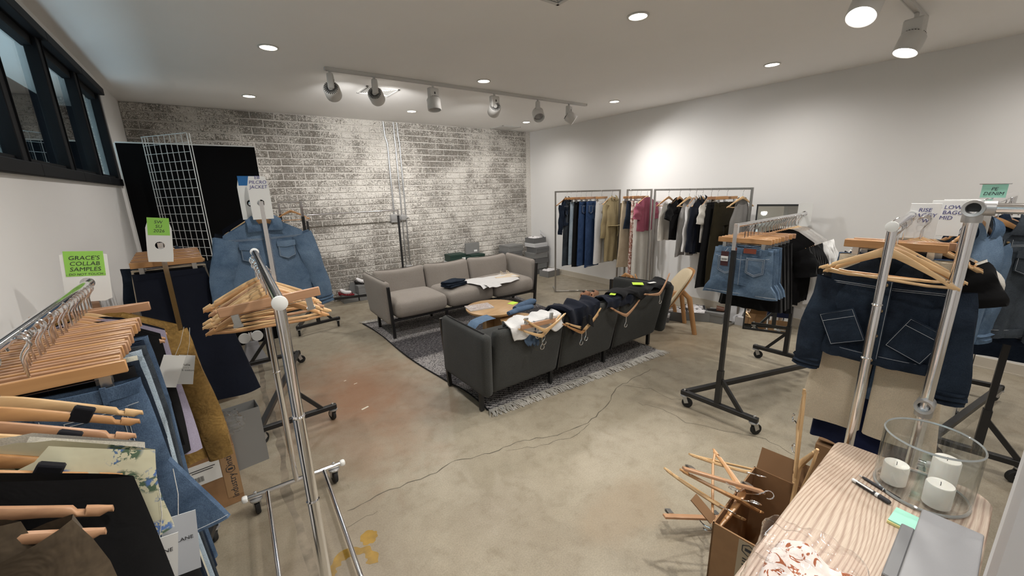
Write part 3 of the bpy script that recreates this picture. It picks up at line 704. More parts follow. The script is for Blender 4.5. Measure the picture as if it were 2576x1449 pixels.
def pants(label, loc, rotz, mat, group=None, w=.185, L=.98, rise=.27, hem=.1, th=.024, seed=0, detail=1, name='jeans', cat='jeans', z0=-.15, knee=.09, crotch=.5, fold=.008, gap=.012, flare=0, frontpk=False):
    t = thing(name, label, cat, loc, rotz, group); r = random.Random(seed); ph = r.uniform(0, 6); N = 20; mb = MB(); rings = []
    hipw = w*1.06
    def ring(cx, hw, tk, z, k):
        R_ = []
        for i in range(N):
            a = 2*PI*i/N; x = cx+hw*math.cos(a); y = tk*math.copysign(abs(math.sin(a))**.6, math.sin(a))+fold*math.sin(9*(x+.3)*2.2+ph+k*2.5)*(.3+k); R_.append(V((x, y, z+.003*math.sin(3*a+ph))))
        return R_
    for k in (0, .25, .5, .75, 1): rings.append(ring(0, lerp(w*.96, hipw, k**.7), lerp(th*.75, th*1.15, k), z0-rise*k, k*.3))
    mb.loft(rings, cap=False)
    for s in (-1, 1):
        rg = []
        for k in (0, .08, .2, .35, .5, .65, .8, .92, 1):
            hwk = lerp(hipw*.5-.001, knee, min(1, k*2)) if k < .5 else lerp(knee, hem, (k-.5)*2)
            cx = s*(lerp(hipw*.5, w*.5+gap, k)); zz = z0-rise+.012-(L-rise)*k
            rg.append(ring(cx, hwk, th*(1.15-.25*k), zz, .3+k*.7))
        mb.loft(rg, cap=False)
    mb.build('trouser_body', mat, t)
    if detail:
        wbm = MB().loft([ring(0, w*.97, th*.75+q, z, 0) for z, q in ((z0+.002, 0), (z0+.001, .004), (z0-.034, .004), (z0-.036, 0))], cap=False); wbm.build('waistband', mat, t)
        for x in (-w*.6, 0, w*.6):
            bl = MB().box((x, -(th*.75*math.sqrt(max(.1, 1-(x/w)**2))+.008), z0-.018), (.011, .005, .046))
            bl.build('belt_loop', mat, t, smooth=False)
    if detail > 1:
        for s in (-1, 1):
            pocket_mb(s*w*.48, z0-.12, w*.62, .13, -(th*1.12)-.001).build('pocket', mat, t)
        S = []
        for s in (-1, 1):
            for q in (.92, .78): S.append([(s*w*.48+p*w*.31*q, -(th*1.12)-.0055, z0-.12+zz*q) for p, zz in ((-1, .065), (-1, -.039), (0, -.065), (1, -.039), (1, .065), (-1, .065))])
            S.append([(s*w*.02, -(th*1.0)-.004, z0-.075), (s*w*.9, -(th*.75)-.004, z0-.055)])
        S.append([(0, -(th*1.1)-.004, z0-.04), (0, -(th*1.1)-.004, z0-rise)])
        for s in (-1, 1): S.append([(s*(w*.5+gap)+hem*q*.96, -(th*.9)*(max(0, 1-(q*.96)**2))**.3-.0055-fold*math.sin(9*(s*(w*.5+gap)+hem*q*.96+.3)*2.2+ph+2.5)*-1.0*0, z0-L+.03) for q in [-1+k/8 for k in range(17)]])
        stitch_mb(S, .0011).build('stitching', stitchm, t)['kind'] = 'stuff'
    return t
def skirt(label, loc, rotz, mat, group=None, w=.17, w2=.26, L=.6, th=.03, nf=7, fold=.02, seed=0, name='skirt', cat='skirt', z0=-.15, detail=1, hemline=0, shear=0, band=None, flat_edge=1.0):
    t = thing(name, label, cat, loc, rotz, group); r = random.Random(seed); ph = r.uniform(0, 6); N = 48; rings = []
    for k in [i/12 for i in range(13)]:
        hw = lerp(w, w2, k**flat_edge); ring = []
        for i in range(N):
            a = 2*PI*i/N; x = hw*math.cos(a); y = (th*(1+k))*math.copysign(abs(math.sin(a))**.6, math.sin(a))+fold*k*math.sin(nf*a+ph)
            ring.append(V((x+shear*k, y, z0-L*k+hemline*k*(math.cos(a)))))
        rings.append(ring)
    MB().loft(rings, cap=False).build('skirt_body', mat, t)
    if detail:
        MB().loft([[V((w*1.01*math.cos(2*PI*i/N), (th+q)*math.copysign(abs(math.sin(2*PI*i/N))**.6, math.sin(2*PI*i/N)), z)) for i in range(N)] for z, q in ((z0+.002, 0), (z0, .003), (z0-.03, .003), (z0-.032, 0))], cap=False).build('waistband', band or mat, t)
    if detail > 1:
        hemr = []
        for z_, q in ((L-.03, .003), (L-.028, .006), (L-.001, .006), (L+.003, .002)):
            k = 1; ring = []
            for i in range(N):
                a = 2*PI*i/N; ring.append(V((w2*1.004*math.cos(a)+shear, (th*2+q)*math.copysign(abs(math.sin(a))**.6, math.sin(a))+fold*math.sin(nf*a+ph), z0-z_+hemline*math.cos(a))))
            hemr.append(ring)
        MB().loft(hemr, cap=False).build('hem', mat, t)
        S = [[(w2*1.0*math.cos(a)+shear, (th*2+.0075)*math.copysign(abs(math.sin(a))**.6, math.sin(a))+fold*math.sin(nf*a+ph), z0-L+.026+hemline*math.cos(a)) for a in [2*PI*i/N for i in range(N+1)]]]
        stitch_mb(S, .001).build('stitching', stitchm, t)['kind'] = 'stuff'
    return t
def top(label, loc, rotz, mat, group=None, hw=.2, L=.58, th=.03, neck=.08, dipf=.07, dipb=.015, drop=.095, sleeve=None, seed=0, name='t_shirt', cat='shirt', fold=.014, hem_w=None, strap=False, z0=-.078, trim=None, hem=0, collar=False, sw=(.075, .07)):
    t = thing(name, label, cat, loc, rotz, group); h2 = hem_w or hw
    wf = (lambda q: (lerp(hw*.62, hw*.95, min(1, q/.28)**1.5) if q < .28 else lerp(hw*.95, h2, (q-.28)/.72))) if strap else (lambda q: lerp(hw, h2, q))
    shell_mb(wf, L, z0, drop, neck, dipf, dipb, th, fold, 5, seed, 22, 16, hem).build('body', mat, t)
    if sleeve:
        for s in (-1, 1):
            ax, lz = sleeve; sh = (s*hw*.86, 0, z0-drop-.035); cf = (s*(hw+ax), -.004, z0-drop-.035-lz)
            sleeve_mb([sh, V(sh).lerp(V(cf), .5)+V((s*.015, -.004, 0)), cf], sw[0], sw[1], .38, seed=seed+s).build('sleeve', mat, t)
    if trim:
        mb = MB()
        for s, dip in ((-1, dipf), (1, dipb)):
            P = []
            for k in range(13):
                u = -1+k/6; P.append((u*neck, s*th*.36, z0-dip*math.sqrt(max(0, 1-u*u))))
            mb.tube(P, .004, 6)
        mb.build('neckband', trim, t)
    if collar:
        for s in (-1, 1):
            a, b_, c_, d = V((s*.008, -.028, z0-.075)), V((s*.085, -.026, z0-.07)), V((s*.08, -.01, z0-.005)), V((s*.05, .01, z0+.02))
            MB().grid(4, 4, lambda i, j: (a.lerp(b_, i)).lerp(d.lerp(c_, i), j)+V((0, -.014*math.sin(PI*j*.8), 0))).build('collar', mat, t)
        MB().loft([[V((x, -th-.008+dy, z)) for x, dy in ((-.014, 0), (.014, 0), (.014, -.003), (-.014, -.003))] for z in (z0-.09, z0-.25, z0-L+.02)]).build('placket', mat, t)
    return t
def size_card(label, loc, rotz, w, h, lines, color_note=None, group=None, name='rail_sign', inkm=None, hole=True, note_h=.45, tilt=0, tsize=.018, ox0=0, up=.62):
    """white rail divider card with a round hole hooked over the rail; text plane facing local -y"""
    t = thing(name, label, 'sign', loc, rotz, group); t.rotation_euler[0] = tilt
    r_ = .021; N = 24; cz = -.0; zt = h*up; zb = -h*(1-up); mb = MB(); th = .0012
    out = []
    def outer(a):
        c_, s_ = math.cos(a), math.sin(a); hx, hz = (w/2+ox0 if c_ > 0 else w/2-ox0), (zt if s_ > 0 else -zb); k = min(hx/abs(c_) if abs(c_) > 1e-6 else 9, hz/abs(s_) if abs(s_) > 1e-6 else 9); return (c_*k, s_*k)
    vs = []; fs = []
    for y in (-th, th):
        for i in range(N):
            a = 2*PI*i/N; ox, oz = outer(a); vs += [(ox, y, oz), (r_*math.cos(a), y, r_*math.sin(a))]
    for i in range(N):
        j = (i+1) % N; f0 = (2*i, 2*j, 2*j+1, 2*i+1); fs.append(f0); fs.append(tuple(2*N+q for q in f0[::-1])); fs.append((2*i, 2*N+2*i, 2*N+2*j, 2*j)); fs.append((2*i+1, 2*j+1, 2*N+2*j+1, 2*N+2*i+1))
    MB().add(vs, fs).build('card', paper, t, smooth=False)
    ym = -th-.0006
    if color_note:
        nh = h*note_h; MB().box((ox0, ym, zt-nh/2+.004), (w*.84, .0006, nh)).build('sticky_note', color_note, t, smooth=False)
        cz = zt-nh/2+.004
    else: cz = zt-h*.14
    if lines: text('lettering', lines, tsize, inkm or ink, t, (ox0, ym-.0008, cz), (PI/2, 0, 0), shear=.15)
    return t
notegreen = plain('green_note', (.3, .62, .1), .7); notemint = plain('mint_note', (.36, .72, .58), .7); notelime = plain('lime_note', (.5, .72, .05), .7); noteyel = plain('yellow_note', (.75, .68, .3), .7)
# ================================================================== RACK A: near left, samples
z_rack('black and chrome rolling rack along the left wall holding the samples nearest the camera', (-.43, .56), (-.43, 2.2), 1.36, half=.2)
ZA = 1.36
def on(y, x=-.43, z=ZA): return (x, y, z-.0135)
c = size_card("white rail card with a bright green note reading GRACE'S COLLAB SAMPLES", (-.43, 2.165, ZA), .06, .125, .19, "GRACE'S\nCOLLAB\nSAMPLES", notegreen, 'rail signs', note_h=.5, tsize=.0215); text('lettering', '- DO NOT TOUCH -', .0115, ink, c, (0, -.0026, .034), (PI/2, 0, 0), shear=.15); c.rotation_euler[1] = .1
Wn = {'pale': 'pale', 'mid': 'honey', 'tan': 'tan'}
k = 0
for y, wd, rz in ((2.125, 'tan', -.06), (2.09, 'tan', .14)):
    trouser_hanger(wd, 'tan wooden clip hanger swung out beside the green samples sign, %s one' % ('left' if rz < 0 else 'right'), on(y), rz, 'clip hangers on the samples rack')
FARS = [(2.045, 'pale', 'holding the yellow crochet cardigan'), (2.0, 'mid', 'holding the navy knit behind the cardigan'), (1.965, 'tan', 'holding the lilac top with white tags'), (1.93, 'mid', 'holding the dark knit beside the lilac top'), (1.9, 'tan', 'holding the narrow black top')]
for y, wd, tx in FARS:
    shoulder_hanger(wd, '%s hanger, far end of the samples rack, %s' % (Wn[wd], tx), on(y, -.43), rnd.uniform(-.05, .05), 'shoulder hangers on the samples rack', bar=False)
top('yellow brown crochet cardigan hanging at the far end of the samples rack', on(2.045, -.42), -.03, fabric('crochet_yarn', (.3, .18, .055), .3, weave=110, bmp=.9), None, .225, .72, .022, sleeve=(.05, .6), seed=3, name='crochet_cardigan', cat='cardigan', sw=(.06, .045))
top('navy knit top behind the crochet cardigan on the samples rack', on(1.995), .0, F_navy, None, .2, .5, .02, seed=4, name='knit_pullover', cat='top')
top('lilac sleeveless top with white swing tags on the samples rack', on(1.962), .03, F_lilac, None, .21, .62, .018, seed=5, name='lilac_top', cat='top', hem_w=.23)
top('charcoal knit top next to the lilac top on the samples rack', on(1.93), .02, F_black, None, .2, .6, .016, seed=6, name='knit_pullover', cat='top')
top('narrow black top between jeans and lilac top on the samples rack', on(1.9), -.02, F_black, None, .19, .55, .014, seed=7, name='knit_tunic', cat='top')
def swing_tag(label, loc, rot, w, h, mat, lines=None, sz=.012, group=None):
    t = thing('swing_tag', label, 'tag', loc, 0, group); t.rotation_euler = rot
    MB().box((0, 0, -h/2), (w, .001, h)).build('card', mat, t, smooth=False)
    MB().tube([(0, 0, -.004), (.004, .0, .05), (0, .004, .11)], .0007, 4).build('string', F_white, t)
    if lines: text('lettering', lines, sz, ink, t, (0, -.0008, -h*.42), (PI/2, 0, 0))
    return t
swing_tag('blank white swing tag on the lilac top, larger of the pair', (-.2, 1.86, 1.1), (.1, .4, .2), .065, .125, paper, None)
swing_tag('white printed swing tag tucked behind the blank tag on the lilac top', (-.168, 1.88, 1.085), (.05, .25, -.2), .05, .12, paper, 'Pollie\n- - -\n90% cotton', .011)
NF = 18
jl = [('mid blue', D_mid), ('dark inky', D_in), ('faded grey', D_grey), ('pale washed', D_pale), ('bone white', F_bone), ('dark blue', D_dark), ('black', F_black), ('deep blue', D_blue)]
for k in range(NF):
    y = 1.86-k*.0268; wd = ('tan', 'mid', 'tan')[k % 3]
    trouser_hanger(wd, '%s clip hanger, %s from the near end of the row on the samples rack' % (Wn[wd], ORD[NF-1-k]), on(y, -.43+rnd.uniform(-.008, .008)), rnd.uniform(-.05, .05), 'clip hangers on the samples rack')
    if k % 2 == 1:
        nm, m_ = jl[(k//2) % 8]
        if k > 14: continue
        pants('%s jeans on the %s clip hanger from the near end, samples rack' % (nm, ORD[NF-1-k]), on(y), rnd.uniform(-.03, .03), m_, 'jeans on the samples rack', w=.175+.005*(k % 3), L=1.0, seed=k, detail=1, hem=.11, th=.014, fold=.004)
pants('flared mid blue denim culottes with stitched pockets in front of the jeans', (-.41, 1.365, ZA-.0135), .04, D_mid, None, w=.19, L=.52, rise=.26, seed=3, hem=.155, knee=.125, crotch=.4, th=.026, fold=.007, detail=2, name='denim_culottes', cat='trousers', gap=.05, z0=-.14)
trouser_hanger('mid', 'honey wooden clip hanger nearest the camera, carrying the flared denim culottes', on(1.37, -.41), .03, 'clip hangers on the samples rack')
swing_tag('grey swing tag reading LANE below the floral blouse, front one', (-.2, .99, .985), (0, .18, .1), .06, .14, paper, 'A  LANE\n\n- - - - -\n- - - -\n- - - - -', .012, 'tags below the floral blouse')
swing_tag('pale blue grey swing tag reading LANE below the floral blouse, rear one', (-.17, 1.03, .995), (0, .1, .0), .06, .15, plain('grey_card', (.6, .63, .68), .7), 'A  LANE', .012, 'tags below the floral blouse')
NEAR = [(1.27, 'pale', 0, 'bare, against the jeans'), (1.215, 'mid', 1, 'with black grip bands, behind the others'), (1.15, 'tan', 0, 'bare, long notched arm'), (1.1, 'pale', 1, 'with black grip bands, middle of the near group'), (1.03, 'mid', 0, 'holding the floral blouse'), (.975, 'mid', 1, 'grip bands, before the floral blouse'), (.925, 'pale', 0, 'above the black coat'), (.875, 'tan', 0, 'over the black coat shoulder'), (.81, 'tan', 0, 'inside the brown knit, nearest the camera')]
for k, (y, wd, bd, tx) in enumerate(NEAR):
    shoulder_hanger(wd, '%s hanger, near end of samples rack, %s' % (Wn[wd], tx), on(y, -.43), rnd.uniform(-.05, .03), 'shoulder hangers on the samples rack', bar=False, band=bool(bd))
# floral blouse
m, nt, b = nodes_of('floral_cotton'); vec = coords(nt, rnd_off=False)
vo = nt.nodes.new('ShaderNodeTexVoronoi'); vo.inputs['Scale'].default_value = 15; vo.voronoi_dimensions = '2D'; xz = nt.nodes.new('ShaderNodeMapping'); xz.inputs['Rotation'].default_value = (PI/2, 0, 0); nt.links.new(vec, xz.inputs[0]); nt.links.new(xz.outputs[0], vo.inputs['Vector'])
fl = noise(nt, vec, 75, 3, .6, .5); s_ = nt.nodes.new('ShaderNodeMath'); s_.operation = 'MULTIPLY'
nt.links.new(ramp(nt, vo.outputs['Distance'], [(.34, (1, 1, 1)), (.44, (0, 0, 0))]), s_.inputs[0]); nt.links.new(ramp(nt, fl, [(.48, (0, 0, 0)), (.52, (1, 1, 1))]), s_.inputs[1])
nt.links.new(mixc(nt, s_.outputs[0], (.7, .67, .48), ramp(nt, noise(nt, vec, 40, 1), [(.45, (.12, .22, .5)), (.55, (.1, .16, .1))])), b.inputs['Base Color']); b.inputs['Roughness'].default_value = .85
bump(nt, b, noise(nt, vec, 12, 3), .4, .01); floral = m
top('cream blouse with small blue flowers on the near left rack', on(1.02, -.415), -.05, floral, None, .24, .3, .03, neck=.1, sleeve=None, seed=11, name='floral_blouse', cat='blouse', hem_w=.235, hem=.02)
top('white lining top just behind the floral blouse on the samples rack', on(1.06, -.42), -.02, F_ecru, None, .225, .28, .02, seed=12, name='lining_camisole', cat='top', hem_w=.22)
top('long black coat filling the lower left corner on the samples rack', on(.925, -.43), -.02, F_black, None, .23, 1.0, .03, sleeve=None, seed=13, name='black_coat', cat='coat', hem_w=.3, drop=.09, neck=.07)
top('brown ribbed knit sweater at the left edge, nearest garment to the camera', on(.815, -.455), .02, fabric('rib_knit', (.075, .055, .035), .3, weave=70, bmp=.8), None, .155, .6, .035, sleeve=(.03, .5), seed=14, name='brown_sweater', cat='sweater', hem_w=.2, sw=(.075, .06), drop=.05)

# ================================================================== RACK B: chrome, centre left, with empty wooden hangers
chrome_rack('chrome rolling rack in the left foreground with a bunch of empty wooden hangers', (.10, 1.18), (.13, 2.27), 1.40, half=.235, collars=(.78, 1.06))
NB = 13
for k in range(NB):
    y = 2.12-k*.034; wd = ('pale', 'pale', 'mid', 'pale', 'tan')[k % 5]
    o = shoulder_hanger(wd, 'empty %s hanger, %s from the near end of the left chrome rack bunch' % (Wn[wd], ORD[NB-1-k]), (.115+rnd.uniform(-.006, .006), y, 1.3855), rnd.uniform(-.12, .12), 'empty hangers on the left chrome rack')
    o.rotation_euler[1] = rnd.uniform(-.05, .07)
o = trouser_hanger('tan', 'tan wooden clip hanger hooked in front of the empty hangers on the left chrome rack', (.11, 1.67, 1.3855), -.1, 'empty hangers on the left chrome rack'); o.rotation_euler[1] = -.1

# ================================================================== RACK C: denim jackets
z_rack('black Z-base rolling rack with the faded denim jackets beside the left chrome rack', (.25, 2.985), (.22, 4.325), 1.62, chrome_from=.75)
ZC = 1.6065
size_card('white rail card with handwriting hooked on the denim jacket rack, front one', (.25, 2.975, 1.62), .1, .115, .26, 'EB\nPILCRO\nJACKET', None, 'rail signs', inkm=blueink, tsize=.028)
c = size_card('white rail card with a blue square behind the handwritten one on the jacket rack', (.2, 3.05, 1.62), .25, .115, .26, None, plain('blue_square', (.01, .12, .33), .7), 'rail signs', note_h=.22)
for k, y in enumerate((3.05, 3.1, 3.15)):
    tx = ('front', 'middle', 'rear')[k]
    shoulder_hanger('mid', 'honey wooden hanger inside the %s faded denim jacket of the left rack' % tx, (.25, y, ZC), .12, 'hangers on the jacket rack', bar=False)
    jacket('faded blue denim jacket, %s of the three on the left rack' % tx, (.25, y-.005, ZC), .12, D_light, 'faded denim jackets', hw=.235, L=.56, sl=.5, th=.02, detail=2 if k == 0 else 1, seed=k, arm=.075, sleeve_w=(.072, .055))
for k, y in enumerate((3.3, 3.36, 3.42, 3.47, 3.55)):
    shoulder_hanger('pale', 'pale wooden hanger behind the denim jackets on the left rack, %s from the front' % ORD[k], (.24, y, ZC), .25 if k < 3 else .05, 'hangers on the jacket rack')
    if k > 1: top('black garment hanging behind the denim jackets, %s from the front' % ORD[k-2], (.24, y+.004, ZC), .1, F_black if k % 2 else F_navy, 'black garments behind the jackets', .21, .72, .016, seed=30+k, name='black_shirt', cat='shirt', sleeve=(.02, .4))

# ================================================================== RACK D: behind, black skirts
z_rack('chrome posted rolling rack by the left wall with the long black skirt', (-.27, 3.0), (-.33, 4.1), 1.41, half=.17, chrome_from=.45)
ZD = 1.3965
c = size_card('white rail card with a green note reading SW SU 2026', (-.268, 2.955, 1.41), .05, .11, .24, 'SW\nSU\n2026', notegreen, 'rail signs', note_h=.4, tsize=.024); c.rotation_euler[1] = .12
for k in range(8):
    y = 3.06+k*.085
    trouser_hanger(('mid', 'tan')[k % 2], '%s wooden clip hanger, %s from the front on the black skirt rack' % (('honey', 'tan')[k % 2], ORD[k]), (-.262-k*.005, y, ZD), rnd.uniform(-.05, .05), 'clip hangers on the black skirt rack')
for k in range(3):
    shoulder_hanger('pale' if k else 'mid', 'wooden shoulder hanger behind the clip hangers on the black skirt rack, %s one' % ORD[k], (-.315, 3.75+k*.07, ZD), .05, 'shoulder hangers on the black skirt rack')
skirt('long black flared skirt hanging in front on the rack by the left wall', (-.262, 3.06, ZD), .0, F_navy, None, .165, .27, .86, .022, 5, .012, 40, 'long_skirt', 'skirt', shear=.06)
skirt('second long black skirt right behind the front one on the rack by the left wall', (-.267, 3.145, ZD), .0, F_black, None, .16, .24, .84, .018, 5, .008, 41, 'long_skirt', 'skirt', shear=.05)
pants('cream trousers clipped behind the long black skirts', (-.272, 3.23, ZD), 0, F_cream, None, seed=42, th=.012, fold=.003)
pants('grey blue jeans clipped behind the cream trousers', (-.277, 3.315, ZD), 0, D_grey, None, seed=43, th=.012, fold=.003)
jacket('dark denim jacket at the back of the rack by the left wall', (-.315, 3.75, ZD), .05, D_dark, None, seed=44, hw=.2, th=.025, detail=0, arm=.02, cuff=False)

# ================================================================== RACK E, F: back left
z_rack('empty black and chrome rolling rack in front of the brick wall with one lone hanger', (.83, 5.225), (.70, 6.05), 1.575)
shoulder_hanger('mid', 'lone honey wooden hanger with trouser bar on the rack before the brick wall', (.768, 5.62, 1.5615), -.1, None)
z_rack('empty long low black rolling rack standing along the brick wall', (1.03, 6.2), (2.335, 6.2), 1.38, half=.17, chrome_from=1.3)

# ================================================================== STEEL FRAMES on the right
def frame_rack(label, p0, p1, zt=1.61, feet=(1, 1)):
    a, b_ = V((*p0, 0)), V((*p1, 0)); d = b_-a; L = d.length; ang = math.atan2(d.y, d.x)
    t = thing('steel_frame_rack', label, 'clothes rack', (a.x, a.y, 0), ang); s = .024
    for x in (0, L): MB().box((x, 0, zt/2), (s, s, zt), ch=.002).build('post', steel, t, smooth=False)
    MB().box((L/2, 0, zt-s/2), (L-s, s, s), ch=.002).build('top_rail', steel, t, smooth=False)
    MB().box((L/2, 0, .013), (L-s, s, s), ch=.002).build('bottom_rail', steel, t, smooth=False)
    for x, f in zip((0, L), feet):
        if f: MB().box((x, f*.16, .013), (s, .3, s), ch=.002).build('foot', steel, t, smooth=False)
    return t, ang, L
f1, a1, L1 = frame_rack('brushed steel frame rack nearest the brick wall, holding jeans', (4.30, 4.70), (5.10, 4.11), feet=(1, 0))
f2, a2, L2 = frame_rack('narrow brushed steel frame rack in the middle with the pink top', (5.12, 3.98), (5.09, 3.54), feet=(0, 0))
f3, a3, L3 = frame_rack('wide brushed steel frame rack with black and white tops', (4.97, 3.4), (4.95, 2.13), feet=(0, -1))
def f1p(t): return (lerp(4.30, 5.10, t), lerp(4.70, 4.11, t), 1.5915)
ZR = 1.5915
G1 = 'hangers on the steel frame nearest the bricks'
ang1 = .02
sq = lambda: rnd.uniform(-.04, .04)
for t, kind, wd in ((.17, 's', 'mid'), (.24, 'f', 'mid'), (.33, 'f', 'mid'), (.40, 'f', 'tan'), (.48, 'f', 'mid'), (.56, 'f', 'tan'), (.72, 'f', 'mid'), (.88, 's', 'pale')):
    nmx = {.17: 'the dark denim shirt jacket', .24: 'the grey black trousers', .33: 'the pale blue jeans', .40: 'the black trousers', .48: 'the bright blue jeans', .56: 'the second pair of blue jeans', .72: 'the white trousers', .88: 'the khaki trench coat'}[t]
    lab = '%s wooden hanger holding %s on the steel frame' % (Wn[wd], nmx)
    (shoulder_hanger(wd, lab, f1p(t), ang1, G1, bar=False) if kind == 's' else trouser_hanger(wd, lab, f1p(t), ang1+.15, G1))
jacket('dark inky denim shirt jacket at the left end of the steel frame', f1p(.17), .42, D_in, None, hw=.2, L=.42, sl=.42, th=.045, detail=1, arm=.06, seed=50, buttons=4)
pants('grey black trousers hanging behind the dark denim shirt jacket', f1p(.24), ang1, D_grey, None, w=.15, L=1.0, seed=51, th=.02)
pants('pale blue straight jeans between the dark jacket and blue jeans', f1p(.33), ang1, D_pale, None, w=.14, L=.98, seed=52, th=.018)
pants('black trousers half hidden by the bright blue jeans', f1p(.40), ang1, F_black, None, w=.15, L=1.02, seed=53, th=.018)
pants('bright blue wide jeans hanging face on in the steel frame', f1p(.48), ang1+.1, D_blue, None, w=.175, L=1.0, seed=54, th=.02, hem=.12, knee=.1, detail=2)
pants('second bright blue jeans right of the face on pair', f1p(.58), ang1+.1, D_blue, None, w=.165, L=1.03, seed=55, th=.02, hem=.1, detail=2)
pants('white wide trousers beside the khaki trench coat', f1p(.74), ang1, F_white, None, w=.16, L=.98, seed=56, hem=.11, name='white_trousers', cat='trousers')
t = top('khaki belted trench coat on the steel frame nearest the bricks', f1p(.9), ang1+.05, F_khaki, None, .19, 1.0, .05, sleeve=(.06, .5), seed=57, name='trench_coat', cat='coat', hem_w=.2, collar=True, sw=(.07, .055))
MB().tube([(-.18, -.06, -.52), (0, -.075, -.53), (.18, -.06, -.52)], .018, 8, flat=.3).tube([(.02, -.08, -.53), (.04, -.09, -.62), (.03, -.08, -.7)], .014, 8, flat=.3).build('belt', F_khaki, t)
def f2p(y): return (5.105, y, ZR)
G2 = 'hangers on the narrow steel frame'
for y, kind, wd, nx in ((3.9, 'f', 'mid', 'the sand coloured trousers'), (3.8, 'f', 'tan', 'the dark denim shorts'), (3.73, 'f', 'mid', 'the floral maxi skirt'), (3.62, 's', 'pale', 'the pink top')):
    lab = '%s wooden hanger holding %s on the narrow steel frame' % (Wn[wd], nx)
    (shoulder_hanger(wd, lab, f2p(y), -.1, G2, bar=False) if kind == 's' else trouser_hanger(wd, lab, f2p(y), -.1, G2))
pants('sand coloured wide trousers at the left of the narrow steel frame', f2p(3.9), -.35, F_sand, None, w=.16, L=1.02, seed=60, hem=.12, name='sand_trousers', cat='trousers')
pants('dark denim shorts between the sand trousers and the pink top', f2p(3.8), -.35, D_dark, None, w=.17, L=.42, rise=.24, seed=61, hem=.11, knee=.1, name='denim_shorts', cat='shorts')
m, nt, b = nodes_of('rust_floral'); vec = coords(nt, rnd_off=False)
fl = noise(nt, vec, 16, 4, .6, 1.2); nt.links.new(ramp(nt, fl, [(.46, (.62, .5, .44)), (.52, (.2, .07, .05)), (.6, (.3, .12, .08)), (.66, (.6, .47, .42))]), b.inputs['Base Color']); b.inputs['Roughness'].default_value = .9; rustfloral = m
skirt('long cream and rust floral maxi skirt below the pink top', f2p(3.73), -.35, rustfloral, None, .15, .15, 1.3, .03, 9, .016, 62, 'maxi_skirt', 'skirt')
skirt('sheer white long slip skirt behind the floral maxi skirt', f2p(3.67), -.35, F_ecru, None, .15, .17, 1.28, .02, 7, .012, 63, 'slip_skirt', 'skirt')
top('dusty pink short sleeved top on the narrow steel frame', f2p(3.62), -.1, F_pink, None, .165, .5, .04, sleeve=(.035, .2), seed=64, name='pink_top', cat='top', dipf=.02, neck=.07, sw=(.085, .075), hem_w=.18, fold=.02)
def f3p(y): return (4.96, y, ZR)
G3 = 'hangers on the wide steel frame'
for y, kind, wd, nx, rz in ((3.18, 's', 'mid', 'the ecru tank top', -.1), (3.02, 's', 'mid', 'the black blouse', 0), (2.885, 's', 'pale', 'the grey sheer dress', -.1), (2.795, 's', 'mid', 'the white shirt', .1), (2.71, 's', 'pale', 'the navy shirt', 0), (2.6, 's', 'mid', 'the grey and white tee', 0), (2.52, 'f', 'tan', 'the black trousers', -.25), (2.41, 'f', 'mid', 'the olive trousers', -.3), (2.23, 's', 'pale', 'the grey sheer tank', -.3)):
    lab = '%s wooden hanger holding %s on the wide steel frame' % (Wn[wd], nx)
    (shoulder_hanger(wd, lab, f3p(y), rz, G3, bar=True) if kind == 's' else trouser_hanger(wd, lab, f3p(y), rz, G3))
top('ecru tank top at the left end of the wide steel frame', f3p(3.18), -.1, F_ecru, None, .17, .58, .04, neck=.1, dipf=.13, dipb=.1, seed=70, name='tank_top', cat='top', strap=True)
top('black wrap front short sleeved blouse on the wide steel frame', f3p(3.02), 0, F_black, None, .19, .56, .04, neck=.08, dipf=.12, sleeve=(.06, .16), seed=71, name='black_blouse', cat='blouse')
top('grey sheer sleeveless dress between black blouse and white shirt', f3p(2.885), -.1, F_grey, None, .17, .74, .05, neck=.09, dipf=.12, seed=72, name='sheer_dress', cat='dress', strap=True, hem_w=.22, hem=-.03)
top('white buttoned shirt on the wide steel frame', f3p(2.795), .1, F_white, None, .19, .74, .04, sleeve=(.03, .55), seed=73, name='white_shirt', cat='shirt', collar=True)
top('navy long sleeved shirt right of the white shirt', f3p(2.71), 0, F_navy, None, .2, .7, .04, sleeve=(.03, .55), seed=74, name='navy_shirt', cat='shirt', collar=True)
top('grey tee with pale sleeve between navy shirt and black trousers', f3p(2.6), 0, F_ecru, None, .18, .56, .03, sleeve=(.04, .2), seed=75, name='t_shirt', cat='shirt')
pants('black wide trousers left of the olive pair on the steel frame', f3p(2.52), -.25, F_black, None, w=.17, L=1.06, seed=76, hem=.15, knee=.12, name='black_trousers', cat='trousers')
pants('dark olive drawstring trousers on the wide steel frame', f3p(2.41), -.35, F_olive, None, w=.17, L=1.06, seed=77, hem=.1, knee=.11, name='olive_trousers', cat='trousers')
top('grey sheer tank top at the right end of the wide steel frame', f3p(2.23), -.35, F_grey, None, .16, .7, .03, neck=.1, dipf=.1, seed=78, name='tank_top', cat='top', strap=True)

